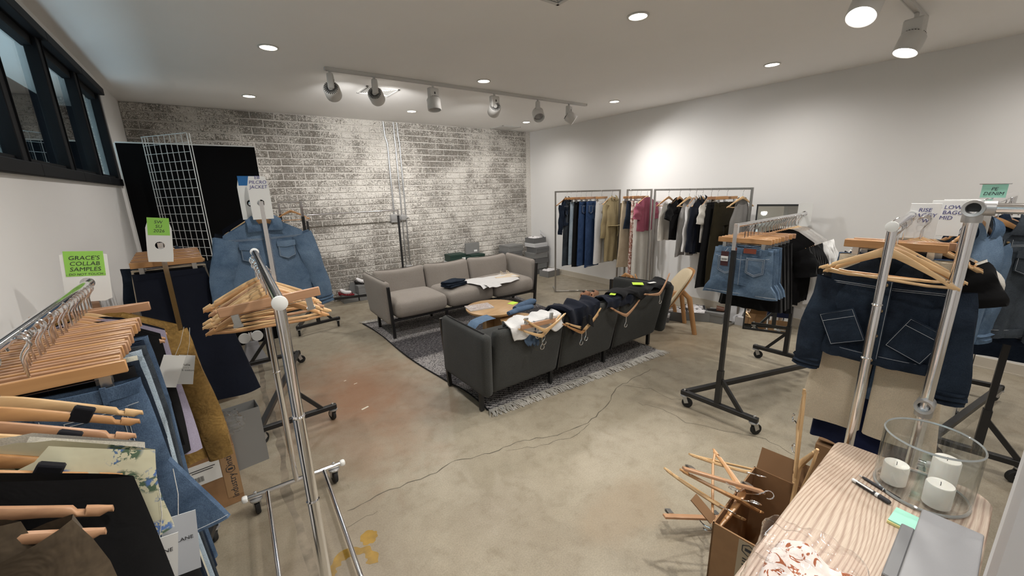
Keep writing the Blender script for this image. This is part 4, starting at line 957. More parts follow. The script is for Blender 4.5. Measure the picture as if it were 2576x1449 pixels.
# ================================================================== RACK H: black Z rack on the right with shorts
z_rack('black Z-base rolling rack on the right with denim shorts and black tees', (2.70, 1.23), (4.05, 1.29), 1.40, half=.27)
ZH = 1.3865
def hp(x): return (x, lerp(1.23, 1.29, (x-2.7)/1.35), ZH)
RH = -PI/2+.12
for k, x in enumerate((2.84, 2.89, 2.94, 2.99)):
    tx = ('front', 'second', 'third', 'rear')[k]
    trouser_hanger('mid', 'honey wooden clip hanger carrying the %s pair of blue denim shorts' % tx, hp(x), RH+sq(), 'clip hangers on the shorts rack')
    t = pants('faded blue denim shorts, %s pair on the black rack' % tx, hp(x), RH+sq(), D_short, 'denim shorts on the black rack', w=.185, L=.34, rise=.25, seed=80+k, hem=.125, knee=.118, crotch=.3, th=.02, detail=2 if k == 0 else 1, name='denim_shorts', cat='shorts', gap=.02)
    if k == 0:
        MB().box((.05, -.026, -.162), (.075, .003, .032)).build('leather_patch', plain('rust_leather', (.22, .05, .025), .6), t, smooth=False)
        MB().box((-.1, -.034, -.225), (.048, .003, .1)).build('hang_tag', plain('maroon_card', (.05, .01, .012), .6), t, smooth=False)
        MB().box((-.1, -.0365, -.225), (.045, .002, .034)).build('barcode_sticker', paper, t, smooth=False)
        bc = MB()
        for q in range(11): bc.box((-.117+q*.0034, -.038, -.229), (.0016 if q % 3 else .0009, .001, .014))
        bc.build('barcode', ink, t, smooth=False)
        MB().tube([(-.1, -.034, -.178), (-.085, -.03, -.15)], .001, 4).build('tag_string', F_white, t)
for k, x in enumerate((3.06, 3.13, 3.2, 3.27)):
    trouser_hanger(('mid', 'tan')[k % 2], 'wooden clip hanger, %s behind the shorts, carrying a black skirt' % ORD[k], hp(x), RH+sq(), 'clip hangers on the shorts rack')
    skirt('black pleated mini skirt, %s behind the denim shorts' % ORD[k], hp(x), RH, F_black, 'black pleated skirts', .15, .21, .46+.05*(k == 3), .022, 13, .009, 90+k, 'pleated_skirt', 'skirt')
for k in range(7):
    x = 3.34+k*.042
    shoulder_hanger('mid', 'honey wooden hanger in the %s black tee from the front' % ORD[k], hp(x), RH, 'shoulder hangers on the shorts rack', bar=False)
    top('black short sleeved tee, %s from the front on the black rack' % ORD[k], hp(x), RH, F_black, 'black tees on the black rack', .205, .55, .016, z0=-.068, drop=.108, sleeve=(.04, .18), seed=100+k, fold=.008)
for k in range(4):
    x = 3.66+k*.075
    shoulder_hanger('pale', 'pale wooden hanger in the %s white tee from the front' % ORD[k], hp(x), RH, 'shoulder hangers on the shorts rack', bar=False)
    top('white short sleeved tee, %s from the front on the black rack' % ORD[k], hp(x), RH, F_white, 'white tees on the black rack', .205, .6+.1*(k == 3), .024, z0=-.068, drop=.108, sleeve=(.045, .18), seed=110+k, fold=.008)
size_card('blank white rail card at the far end of the shorts rack', (4.0, 1.287, 1.4), RH, .1, .2, None, None, 'rail signs', up=.45)

# ================================================================== RACK I: chrome rack with denim jackets, right foreground
chrome_rack('chrome rolling rack in the right foreground with the dark denim jacket', (2.0, .36), (2.95, .445), 1.50, half=.25, bz=.12, collars=(.98, 1.2))
ZI = 1.4845; RI = -PI/2+.09
def ip(x, dy=0): return (x, lerp(.36, .445, (x-2)/.95)+dy, ZI)
for k, (x, wd) in enumerate(((2.1, 'pale'), (2.135, 'pale'), (2.17, 'mid'))):
    o = shoulder_hanger(wd, 'empty %s wooden hanger with bar in front of the dark denim jacket, %s of three' % (Wn[wd], ('front', 'middle', 'rear')[k]), ip(x), RI+(-.06, .03, .0)[k], 'empty hangers before the dark denim jacket'); o.rotation_euler[1] = (.06, -.02, .02)[k]
    o.scale = (1.04, 1, 1)
shoulder_hanger('pale', 'pale wooden hanger inside the dark denim jacket', ip(2.24), RI, 'hangers on the right chrome rack', bar=False)
jacket('dark indigo denim jacket with copper buttons and slanted pockets, right foreground', ip(2.25), RI-.05, D_dark, None, hw=.205, L=.47, sl=.44, th=.035, detail=2, seed=120, arm=.035, buttons=4, pockets='slant', sleeve_w=(.066, .052), collar=True, z0=-.13)
for k, x in enumerate((2.34, 2.38)):
    trouser_hanger('mid', 'honey wooden clip hanger behind the dark denim jacket, %s' % ('nearer one carrying cream trousers' if k == 0 else 'farther one carrying blue jeans'), ip(x, .02), RI+.06*k-.03, 'hangers on the right chrome rack')
pants('cream wide leg trousers below the dark denim jacket', ip(2.345, .0), RI, F_cream, None, w=.2, L=.86, rise=.3, seed=121, hem=.125, knee=.11, name='cream_trousers', cat='trousers', gap=.03)
pants('blue jeans folded behind the cream trousers on the right chrome rack', ip(2.385, .02), RI, D_mid, None, w=.19, L=.7, seed=122, th=.02)
skirt('royal navy skirt hanging low between the cream trouser legs', ip(2.43), RI, F_royal, None, .17, .2, .98, .025, 5, .015, 123, 'navy_skirt', 'skirt')
trouser_hanger('tan', 'tan wooden clip hanger carrying the royal navy skirt', ip(2.43), RI, 'hangers on the right chrome rack')
for k in range(5):
    x = 2.5+k*.05
    shoulder_hanger('mid' if k % 2 else 'pale', 'wooden shoulder hanger deep in the right chrome rack, %s behind the navy skirt' % ORD[k], ip(x, -.05), RI-.15, 'hangers on the right chrome rack', bar=False)
    if k in (1, 3): top('%s shirt deep in the right chrome rack' % ('black' if k == 1 else 'white'), ip(x, -.03), RI, F_black if k == 1 else F_ecru, None, .2, .3, .02, seed=125+k, sleeve=(.05, .15))
def rail_card(label, x, yc, zc, wd, hg, tx, blue=None):
    """white card tied to the rail of the right chrome rack by a ring and clip"""
    yr = lerp(.36, .445, (x-2)/.95); t = thing('rail_sign', label, 'sign', (x, yr, 1.5), RI, 'rail signs'); ox = yr-yc; oz = zc-1.5
    MB().loft([[V((r*math.cos(2*PI*i/20), y, r*math.sin(2*PI*i/20))) for i in range(20)] for r, y in ((.0165, -.003), (.021, -.003), (.021, .003), (.0165, .003), (.0165, -.003))], cap=False).build('ring', whitepl, t)
    MB().bar((.018, 0, 0), (ox-wd/2+.006, 0, oz), .012, .002, up=(0, 1, 0)).build('arm', whitepl, t, smooth=False)
    MB().box((ox, 0, oz), (wd, .003, hg), ch=.001).build('card', cardw, t, smooth=False)
    if blue: MB().box((ox, -.0025, oz+hg*.28), (wd*.85, .001, hg*.32)).build('blue_square', blue, t, smooth=False)
    if tx: text('lettering', tx, .024, blueink, t, (ox, -.0025, oz+hg*.16), (PI/2, 0, 0), shear=.12)
    return t
cardw = plain('bright_card', (.88, .88, .87), .6)
for x, yc, zc, wd, tx, wh, bl in ((2.62, .375, 1.475, .10, 'RISE\nBAGGY\nTW', 'left one', 0), (2.70, .315, 1.485, .105, 'EB LOW\nRISE BAGGY\nMID', 'middle one reading EB LOW RISE BAGGY MID', 0), (2.78, .29, 1.487, .105, None, 'blank one behind the middle card', 0), (2.86, .245, 1.485, .11, None, 'rightmost one with a blue square', 1)):
    rail_card('white rail card on the right chrome rack, %s' % wh, x, yc, zc, wd, .16, tx, plain('blue_square', (.01, .12, .33), .7) if bl else None)
# ================================================================== RACK K: pipe rack at the right edge
t = thing('pipe_rack', 'heavy steel pipe rack with open tee fittings at the right edge', 'clothes rack', (2.14, .185, 0))
R_ = .019
MB().tube([(0, 0, .002), (0, 0, 1.55)], R_, 20).build('post', chrome, t)
MB().tube([(1.66, .0, .002), (1.66, 0, 1.55)], R_*.7, 16).build('post', chrome, t)
MB().tube([(.02, 0, 1.562), (1.68, 0, 1.562)], R_*.8, 16).build('rail', chrome, t)
MB().tube([(0, -.02, 1.562), (-.03, -.62, 1.562)], R_*.95, 18).build('cross_pipe', chrome, t)
MB().tube([(-.03, -.62, .002), (-.03, -.62, 1.55)], R_*.8, 16).build('post', chrome, t)
MB().tube([(.02, .0, .80), (1.64, .0, .80)], R_*.6, 14).build('lower_rail', chrome, t)
def tee(z):
    mb = MB(); N = 22
    for r0, r1, x0, x1 in ((.027, .027, -.034, .03),):
        mb.loft([[V((x, r*math.cos(2*PI*i/N), z+r*math.sin(2*PI*i/N))) for i in range(N)] for x, r in ((-.01, .019), (-.036, .019), (-.038, .028), (-.03, .0295), (.03, .0275), (.032, .02))], cap=True)
    mb.lathe([(.0255, z-.05), (.0265, z-.046), (.0265, z-.02)], N, cap=False); return mb
tee(1.562).build('tee_fitting', castgrey, t); tee(.80).build('tee_fitting', castgrey, t)
MB().tube([(-.0, -.05, 1.562), (-.0, -.02, 1.562)], .0255, 20).build('coupling', castgrey, t)
for z in (1.562, .80): MB().loft([[V((-.0125, .0185*math.cos(2*PI*i/20), z+.0185*math.sin(2*PI*i/20))) for i in range(20)], [V((-.012, .001*math.cos(2*PI*i/20), z+.001*math.sin(2*PI*i/20))) for i in range(20)]]).build('bore', blackmetal, t)
def kp(x, dy=0): return (x, .185+dy, 1.549)
c = thing('clip_sign', 'mint green note reading PE DENIM in a metal clip above the pipe rack', 'sign', (2.62, .185, 1.572), -PI/2-.15); c.scale = (.72, .72, .72)
MB().box((0, 0, .05), (.1, .0015, .075)).build('note', notemint, c, smooth=False); MB().tube([(-.062, -.003, .09), (.062, -.003, .09)], .003, 6).build('clip_bar', galv, c); MB().tube([(0, .004, .09), (0, .004, -.03)], .004, 6).build('stem', galv, c)
text('lettering', 'PE\nDENIM', .026, ink, c, (0, -.0015, .048), (PI/2, 0, 0), shear=.2)
def clip_hook(label, loc, rz): return trouser_hanger('tan', label, loc, rz, 'hangers on the pipe rack')
shoulder_hanger('mid', 'honey wooden hanger in the mid blue jacket on the pipe rack', kp(3.1), RI+.6, 'hangers on the pipe rack', bar=False)
shoulder_hanger('mid', 'honey wooden hanger in the light blue jacket on the pipe rack', kp(2.86, .03), RI+1.15, 'hangers on the pipe rack', bar=False)
shoulder_hanger('tan', 'tan wooden hanger in the black jacket on the pipe rack', kp(3.3), RI-.1, 'hangers on the pipe rack', bar=False)
jacket('grey blue denim jacket on the pipe rack behind the light blue one', kp(3.1, -.02), RI+.6, D_grey, None, hw=.2, L=.6, sl=.5, th=.04, detail=1, arm=.07, seed=130)
jacket('light blue denim jacket with a long sleeve on the pipe rack', kp(2.86, .03), RI+1.15, D_light, None, hw=.19, L=.6, sl=.5, th=.06, detail=0, arm=.05, seed=131)
jacket('black denim jacket right of the light blue one on the pipe rack', kp(3.3, -.08), RI-.1, D_in, None, hw=.22, L=.66, sl=.6, th=.05, detail=1, arm=.06, seed=132)
# ================================================================== RACK J: black Z rack behind the pipe rack
z_rack('black Z-base rolling rack against the right wall behind the pipe rack', (4.55, .22), (3.35, .05), 1.45, half=.2)
for k, x in enumerate((3.55, 3.7, 3.85, 4.0)):
    loc = (x, lerp(.05, .22, (x-3.35)/1.2), 1.4365)
    trouser_hanger('mid', 'honey clip hanger on the rack by the right wall, %s from the front' % ORD[k], loc, RI, 'clip hangers on the rack by the right wall')
    pants('dark jeans on the rack by the right wall, %s from the front' % ORD[k], loc, RI, (D_in, D_dark)[k % 2], 'dark jeans by the right wall', w=.2, L=.66, rise=.28, hem=.13, knee=.12, seed=140+k)
# ================================================================== SOFAS
def heather(name, c1, c2, s=260):
    m, nt, b = nodes_of(name); vec = coords(nt, rnd_off=False); n = noise(nt, vec, s, 2, .7); n2 = noise(nt, vec, 3, 2)
    nt.links.new(mixc(nt, .25, ramp(nt, n, [(.35, c1), (.65, c2)]), ramp(nt, n2, [(.3, c1), (.7, c2)])), b.inputs['Base Color'])
    b.inputs['Roughness'].default_value = .95; b.inputs['Specular IOR Level'].default_value = .15; b.inputs['Sheen Weight'].default_value = .08; bump(nt, b, n, .3, .002); return m
greige = heather('greige_wool', (.25, .22, .195), (.38, .345, .31)); greige_d = heather('greige_piping', (.13, .115, .1), (.2, .18, .16))
charcoal = heather('charcoal_wool', (.03, .031, .03), (.062, .063, .06)); charcoal_d = heather('charcoal_piping', (.012, .012, .012), (.02, .02, .02))
def sofa(label, loc, rotz, fab, pip):
    t = thing('sofa', label, 'sofa', loc, rotz); W = 2.06; w = W/3
    for k in range(3):
        cx = -W/2+w*(k+.5)
        def crown(p, cx=cx):
            u = p.x/(w/2); v = p.y/.31; up = .028*(1-u*u)*(1-v*v) if p.z > 0 else 0
            return (p.x+cx, p.y+.315-(.02*(1-u*u) if p.y < -.2 else 0), p.z+.325+up)
        MB().rr((w-.008, .62, .2), .075, (8, 8, 2), crown).build('seat_cushion', fab, t)
        def backf(p, cx=cx):
            u = p.x/(w/2); h = (p.z+.26)/.52
            return (p.x+cx, p.y+.62+.1*h+.02*u*u*h-.02*(1-u*u)*(p.y < 0), p.z+.425+.022*u*u*(p.z > .1)-.01)
        MB().rr((w-.012, .1, .52), .048, (8, 1, 8), backf).build('back_cushion', fab, t)
        # piping along the top of the back
        P = [V(backf(V((lerp(-1, 1, q/14)*(w/2-.05), .0, .262)))) for q in range(15)]
        MB().tube(P, .0055, 6).build('piping', pip, t)
    for s in (-1, 1):
        def armf(p, s=s):
            h = (p.z+.26)/.52; f = (p.y+.34)/.68
            return (s*(W/2+.04)+p.x+s*(.035*h*max(0,f)**.6), p.y+.375+.06*h-(.0 if p.y > 0 else -.05*(1-h)), p.z+.425+.012*(1-h)*f-.02*(1-f)*h)
        MB().rr((.085, .72, .52), .042, (1, 8, 8), armf).build('arm_cushion', fab, t)
        P = [V(armf(V((0, lerp(-.3, .3, q/14), .262)))) for q in range(15)]
        MB().tube(P, .0055, 6).build('piping', pip, t)
        MB().bar((s*(W/2+.02), .05, 0), (s*(W/2+.05), .03, .62), .03, .03).build('leg', blackmetal, t, smooth=False)
        MB().bar((s*(W/2+.02), .57, 0), (s*(W/2+.02), .57, .2), .03, .03).build('leg', blackmetal, t, smooth=False)
    for s in (-1, 1):
        for y in (.1, .57): MB().bar((s*w/2, y, 0), (s*w/2, y, .22), .028, .028).build('leg', blackmetal, t, smooth=False)
        MB().bar((s*w/2, .655, .16), (s*w/2, .735, .62), .012, .02).build('back_strut', blackmetal, t, smooth=False)
    MB().bar((-W/2-.03, .05, .215), (W/2+.03, .05, .215), .03, .028).build('front_rail', blackmetal, t, smooth=False)
    MB().bar((-W/2-.03, .57, .19), (W/2+.03, .57, .19), .03, .028).build('rear_rail', blackmetal, t, smooth=False)
    return t
sofa('light greige three seat sofa facing the camera in front of the brick wall', (2.515, 4.3, .008), 0, greige, greige_d)
sofa('charcoal three seat sofa seen from behind with clothes thrown over its back', (2.475, 2.965, .008), PI, charcoal, charcoal_d)
# ---- rug
m, nt, b = nodes_of('rug_weave'); vec = coords(nt, rnd_off=False)
band = noise(nt, coords(nt, (.05, 1.4, 1), False), 1.0, 2, .5)
w1 = nt.nodes.new('ShaderNodeTexWave'); w1.wave_type = 'BANDS'; w1.bands_direction = 'DIAGONAL'; w1.inputs['Scale'].default_value = 13; w1.inputs['Distortion'].default_value = 5; w1.inputs['Detail'].default_value = 1; w1.inputs['Detail Scale'].default_value = 6
nt.links.new(coords(nt, (1, 1, 0), False), w1.inputs['Vector']); fl = noise(nt, coords(nt, (34, 95, 1), False), 1, 2, .7)
g = nt.nodes.new('ShaderNodeMath'); g.operation = 'MULTIPLY'; nt.links.new(w1.outputs['Fac'], g.inputs[0]); nt.links.new(ramp(nt, band, [(.46, (.15, .15, .15)), (.54, (1, 1, 1))]), g.inputs[1])
g2 = nt.nodes.new('ShaderNodeMath'); g2.operation = 'MULTIPLY_ADD'; nt.links.new(fl, g2.inputs[0]); g2.inputs[1].default_value = .9; nt.links.new(g.outputs[0], g2.inputs[2])
nt.links.new(ramp(nt, g2.outputs[0], [(.36, (.012, .011, .014)), (.56, (.07, .066, .07)), (.9, (.36, .34, .33))]), b.inputs['Base Color']); b.inputs['Roughness'].default_value = .95; b.inputs['Specular IOR Level'].default_value = .1; bump(nt, b, fl, .6, .004); rugm = m
RC = ((1.46, 2.365), (3.48, 2.225), (1.335, 5.15), (3.66, 4.98))
def rugp(a, t, dz=0):
    x = lerp(lerp(RC[0][0], RC[1][0], a), lerp(RC[2][0], RC[3][0], a), t); y = lerp(lerp(RC[0][1], RC[1][1], a), lerp(RC[2][1], RC[3][1], a), t)
    e = max(0, 1-a/.07); x += .02*math.sin(t*9+.4)*e
    return V((x, y, .0075+.022*e*max(0, math.sin(t*15))*(1 if t < .25 else .2)+dz))
rug = thing('area_rug', 'dark heathered woven rug with pale fringe under both sofas', 'rug', (0, 0, 0))
rm = MB().grid(46, 60, lambda a, t: rugp(a, t)); rm2 = MB().grid(46, 60, lambda a, t: rugp(a, t, -.006)); rm2.f = [f[::-1] for f in rm2.f]; rm.add(rm2.v, rm2.f); rm.build('woven_field', rugm, rug)
MB().tube([rugp(0, q/30)-V((.003, 0, .001)) for q in range(31)], .006, 6).build('selvedge', F_black, rug)
fringem = fabric('fringe_yarn', (.62, .59, .54), .15)
TM = []
for k in range(6):
    r = random.Random(k); mb = MB()
    for q in range(3):
        a = r.uniform(-.4, .4); L = r.uniform(.085, .12); mb.tube([(q*.0045-.0045, 0, .006), (q*.0045-.0045+math.sin(a)*L*.4, -L*.45, .012), (q*.0045-.0045+math.sin(a)*L+r.uniform(-.015, .015), -L*math.cos(a), .004)], [.0034, .003, .002], 4)
    TM.append(mb.mesh('fringe_tassel', fringem))
for k in range(150): link('fringe_tassel', TM[k % 6], rug, rugp((k+.5)/150, 0, -.007), -.07+rnd.uniform(-.25, .25))
for k in range(30): link('fringe_tassel', TM[k % 6], rug, rugp((k+.5)/150, 1, -.007), PI+rnd.uniform(-.2, .2))
# ---- coffee tables
oakm = wood('oak_top', (.43, .25, .11), (.55, .35, .17), .38, 0, 26)
def round_table(label, cx, cy, r, h):
    t = thing('coffee_table', label, 'table', (cx, cy, .006), .35)
    MB().lathe([(.001, h-.034), (r-.03, h-.034), (r-.012, h-.03), (r, h-.012), (r, h-.003), (r-.004, h), (.001, h)], 48).build('table_top', oakm, t)
    for a in (0, PI/2): MB().box((0, 0, (h-.034)/2), (r*1.0, .026, h-.034), M.Rotation(a, 3, 'Z'), ch=.003).build('leg_panel', oakm, t, smooth=False)
    return t
round_table('larger round oak coffee table with a magazine on it', 2.29, 3.50, .30, .415)
round_table('smaller round oak side table tucked beside the larger one', 2.37, 3.155, .19, .355)
m, nt, b = nodes_of('magazine_cover'); vec = coords(nt, rnd_off=False); n_ = noise(nt, vec, 17, 3, .6, 1.0)
nt.links.new(ramp(nt, n_, [(.35, (.2, .17, .2)), (.45, (.62, .55, .52)), (.52, (.35, .25, .2)), (.6, (.7, .68, .68)), (.68, (.25, .24, .3))]), b.inputs['Base Color']); b.inputs['Roughness'].default_value = .3; magm = m
t = thing('magazine', 'glossy photo magazine lying on the larger oak coffee table', 'magazine', (2.16, 3.58, .4215), -.2)
MB().box((0, 0, .005), (.27, .2, .0095)).build('pages', paper, t, smooth=False); MB().box((0, 0, .0103), (.272, .202, .0009)).build('cover', magm, t, smooth=False)
# ================================================================== CLOTHES ON THE SOFAS
def fold_cloth(name, label, loc, rotz, mat, sx, sy, layers, th=.016, cat='clothes', seed=0, group=None):
    t = thing(name, label, cat, loc, rotz, group)
    for k in range(layers):
        r = random.Random(seed+k); ph = r.uniform(0, 6)
        MB().rr((sx*(1-.08*k*r.random()), sy*(1-.1*k*r.random()), th), th*.48, (10, 8, 1), lambda p: (p.x+.012*math.sin(p.y*20+ph), p.y+.01*math.sin(p.x*17+ph), p.z+th*(k+.5)+.007*math.sin(p.x*23+ph)*math.sin(p.y*19+ph)+.006*(1-abs(p.x)/sx))).build('folded_layer', mat, t, rotz=r.uniform(-.12, .12))
    return t
fold_cloth('folded_jeans', 'folded blue jeans lying on the middle seat of the light sofa', (2.36, 4.52, .462), .25, D_dark, .3, .2, 3, .024, 'jeans', 3)
t = thing('white_trousers', 'white garment spread over the right seats of the light sofa', 'trousers', (2.9, 4.47, .462), .1)
MB().grid(26, 16, lambda a, q: (lerp(-.34, .36, a)+.02*math.sin(q*6), lerp(-.27, .22, q)*(1-.25*a)+.02*math.sin(a*7), .006+.012*abs(math.sin(a*9+q*5))*.6+.008*math.sin(q*14+a*4)*.5-.12*max(0, .18-q)*1.2)).build('leg_panel', F_white, t)
MB().grid(12, 10, lambda a, q: (lerp(-.27, -.1, a), lerp(-.31, -.16, q)-.04*a, .012+.006*math.sin(a*8)-.1*max(0, .4-q)*.5)).build('folded_cuff', F_white, t)
t = thing('paper_bag', 'flat cream paper bag with rope handles on the right seat of the light sofa', 'bag', (3.17, 4.5, .468), -.1)
MB().rr((.33, .24, .012), .004, (4, 4, 1)).build('bag_body', plain('cream_paper', (.68, .57, .43), .8), t)
for s in (-1, 1): MB().tube([(s*.05+.06, .11, .006), (s*.05+.05, .15, .03), (s*.05+.06, .165, .045), (s*.05+.08, .15, .03), (s*.05+.08, .11, .006)], .006, 6).build('rope_handle', F_cream, t)
# garments thrown over the charcoal sofa: sheet following the back from the seat side over the top and down the rear
def over_back(x, s, lift=0):
    """point on a cloth following the sofa back; s = distance along the profile, negative towards the seat, positive down the rear"""
    yc, hb, zt = 2.245, .056, .694
    if s < -hb: return (x, yc+hb+lift*.5+min(.14, (-s-hb)*.3), zt+lift-(-s-hb)*.92)
    if s > hb: return (x, yc-hb-lift*.55+.14*min(.4, s-hb)*.5, zt+lift*.6-(s-hb))
    return (x, yc-s-lift*.5*(s/hb), zt+lift*(.8-.2*s/hb)+.012*(1-(s/hb)**2))
def thrown(name, label, mat, x0, x1, sa, sb, cat, seed=0, lift=.012, wob=.03, nu=26, nv=20, parts=None, skew=0, taper=0):
    t = thing(name, label, cat, (lerp(x0, x1, .5), 2.3, .7)); r = random.Random(seed); ph = r.uniform(0, 6); o = V(t.location)
    def fn(a, q, dl=0):
        e = .03*nz(q*4+seed, a*3, seed); x = lerp(x0, x1, a)+wob*math.sin(q*5+ph)*(.4+q)+skew*(q-.5)-taper*(a-.5)*q; s = lerp(sa+.05*nz(a*5, seed), sb+.07*nz(a*4+9, seed), q)
        l = lift+.009*math.sin(a*15+q*4+ph)+.005*math.sin(a*29-q*9+ph)+.024*nz(a*5, q*5, seed)+.008*nz(a*14, q*12, seed)+dl
        return V(over_back(x, s, lift=max(.004, l)))-o
    mb = MB().grid(nu, nv, lambda a, q: fn(a, q)); lo = MB().grid(nu, nv, lambda a, q: fn(a, q, -.012)); lo.f = [f[::-1] for f in lo.f]; mb.add(lo.v, lo.f)
    mb.build('draped_cloth', mat, t); return t, fn, o
thrown('white_shirt', 'crumpled white shirt on the left end of the charcoal sofa back', F_white, 1.6, 2.08, -.26, .16, 'shirt', 3, .028, .03)
thrown('denim_shirt', 'grey blue denim shirt tail showing under the wooden hangers on the charcoal sofa', D_mid, 1.68, 1.9, .05, .24, 'shirt', 8, .008, .02, taper=.12)
t = thing('denim_sleeve', 'faded blue denim jacket sleeve hanging over the left arm of the charcoal sofa', 'jacket', (1.42, 2.52, .66))
MB().grid(8, 26, lambda a, q: (lambda s, y: ((.2-s*1.0, y, .045-.05*abs(s-.12)) if s < .18 else (.02-.045*math.sin(min(1, (s-.18)/.05)*PI/2)-.03*0, y, .04-(s-.18)*.95)))(q*.46, lerp(-.075, .055, a)*(1-.2*q)-.10*q+.006*math.sin(q*12))).build('sleeve', D_light, t)
MB().grid(8, 5, lambda a, q: (-.031, lerp(-.066, .05, a)*.82-.1+.003, -.19-.05*q)).build('cuff', D_light, t)
# rolled blue garments with lime note
t = thing('rolled_denim', 'blue grey garment rolled on a hanger bar on the charcoal sofa, front roll', 'clothes', (1.86, 2.41, .735), .12)
MB().tube([(-.16, 0, 0), (-.05, .004, .006), (.06, 0, .002), (.1, -.003, 0)], [.02, .026, .026, .022], 12, flat=.8).build('roll', D_mid, t)
t = thing('rolled_denim', 'blue grey garment rolled on a hanger bar on the charcoal sofa, rear roll', 'clothes', (1.95, 2.5, .735), .3)
MB().tube([(-.14, 0, 0), (-.05, .004, .006), (.1, 0, .002), (.14, -.003, 0)], [.025, .03, .034, .02], 12, flat=.8).build('roll', D_mid, t)
tag(MB().box((0, 0, 0), (.075, .06, .001)).build('sticky_note', notelime, None, (1.84, 2.52, .765), .3), 'lime sticky note on the rolled denim on the charcoal sofa', 'note', 'lime sticky notes')
def lay_hanger(wd, label, x, z, y=2.2, roll=PI, tilt=0, yaw=0, bar=True, group='hangers lying on the charcoal sofa'):
    h = shoulder_hanger(wd, label, (x, y, z), yaw, group, bar=False); h.rotation_euler = (tilt*.3, roll, yaw); return h
lay_hanger('pale', 'pale wooden hanger upside down over the white shirt, upper of two', 1.84, .54, 2.135, PI+.1, -.2)
lay_hanger('pale', 'pale wooden hanger upside down over the white shirt, lower of two', 1.835, .5, 2.15, PI-.05, -.1)
h = trouser_hanger('tan', 'reddish flat wooden hanger under the two pale hangers on the sofa', (1.79, 2.148, .6), 0, 'hangers lying on the charcoal sofa'); h.rotation_euler = (-.05, PI+.05, 0)
t = thing('plastic_ring', 'clear plastic round hanger collar hanging from the pale hangers on the sofa', 'collar', (1.79, 2.14, .525)); t.rotation_euler = (PI/2-.1, 0, 0)
MB().loft([[V((r*math.cos(2*PI*i/24), r*.7*math.sin(2*PI*i/24), z)) for i in range(24)] for r, z in ((.038, 0), (.05, 0), (.05, .012), (.038, .012), (.038, 0))], cap=False).build('ring', clear('clear_plastic', (.95, .93, .9), .05), t)
thrown('navy_blouse', 'dark navy crumpled blouse over the middle of the charcoal sofa back', F_navy, 1.98, 2.56, -.26, .22, 'blouse', 5, .05, .03, taper=.3)
t = thing('navy_collar', 'pointed tie collar of the navy blouse hanging down the sofa back', 'blouse', (2.3, 2.135, .6))
for s in (-1, 1): MB().loft([[V((s*.05+.0, 0, .05)), V((s*.015, 0, .06)), V((s*.02, -.008, .055)), V((s*.05, -.008, .045))], [V((s*.075, -.004, -.06)), V((s*.01, -.006, -.02)), V((s*.02, -.012, -.02)), V((s*.07, -.012, -.055))]]).build('collar_point', F_black, t)
lay_hanger('mid', 'honey wooden hanger upside down below the navy blouse, left one with its hook hanging', 2.265, .42, 2.16, PI+.02, -.1)
lay_hanger('pale', 'pale wooden hanger neck peeking from the navy blouse beside the honey one', 2.31, .45, 2.15, PI-.1, -.1)
thrown('navy_shorts', 'dark navy shorts lying over the right part of the charcoal sofa back', F_navy, 2.58, 2.98, -.14, .13, 'shorts', 6, .022, .02)
lay_hanger('tan', 'tan wooden hanger hanging upside down flat on the right part of the sofa back', 2.84, .44, 2.165, PI, -.1)
thrown('black_jacket', 'black jacket with a lime note spread over the right end of the charcoal sofa', F_black, 2.74, 3.5, -.32, .09, 'jacket', 9, .05, .03, nu=34)
lay_hanger('tan', 'tan wooden hanger inside the black jacket collar at the right end of the sofa', 3.3, .58, 2.13, PI-.35, -.3)
tag(MB().box((0, 0, 0), (.1, .1, .0015)).build('sticky_note', notelime, None, (3.13, 2.27, .762), .75), 'lime sticky note turned like a diamond on the black jacket', 'note', 'lime sticky notes')
tag(MB().box((0, 0, 0), (.09, .05, .0015)).build('sticky_note', notelime, None, (2.74, 2.24, .738), .5), 'lime sticky note on the navy shorts on the charcoal sofa', 'note', 'lime sticky notes')
tag(MB().box((0, 0, 0), (.08, .035, .0015)).build('garment_label', paper, None, (3.28, 2.22, .757), -.2), 'white woven label inside the neck of the black jacket', 'label')

# ================================================================== BLACK PANEL and WIRE GRID
panelm = plain('black_panel', (.0045, .0045, .005), .85, spec=.1)
t = thing('display_board', 'tall black freestanding display panel at the back left', 'panel', (-.075, 5.33, 0))
MB().box((0, 0, 1.085), (1.1, .045, 2.17), ch=.003).build('board', panelm, t, smooth=False)
MB().box((0, 0, 2.176), (1.1, .047, .012)).build('top_edge', whitepl, t, smooth=False); MB().box((-.555, -.002, 1.085), (.012, .047, 2.17)).build('side_edge', whitepl, t, smooth=False)
t = thing('wire_grid', 'white wire display grid panel standing in front of the black panel', 'grid panel', (-.42, 5.2, 0), -.965)
gm = plain('white_wire', (.72, .72, .71), .45); GH = 2.215; GW = .61; nc_ = 8; nr_ = 28
for k in range(nc_+1): MB().tube([(GW*k/nc_, 0, .03), (GW*k/nc_, 0, GH)], .0036 if k in (0, nc_) else .0026, 6).build('upright_wire', gm, t)
for k in range(nr_+1): MB().tube([(0, -.005, .03+(GH-.03)*k/nr_), (GW, -.005, .03+(GH-.03)*k/nr_)], .0036 if k in (0, nr_) else .0026, 6).build('cross_wire', gm, t)
for q in (0, GW): MB().tube([(q, .022, .0), (q, .022, GH)], .0036, 6).build('side_tube', gm, t)

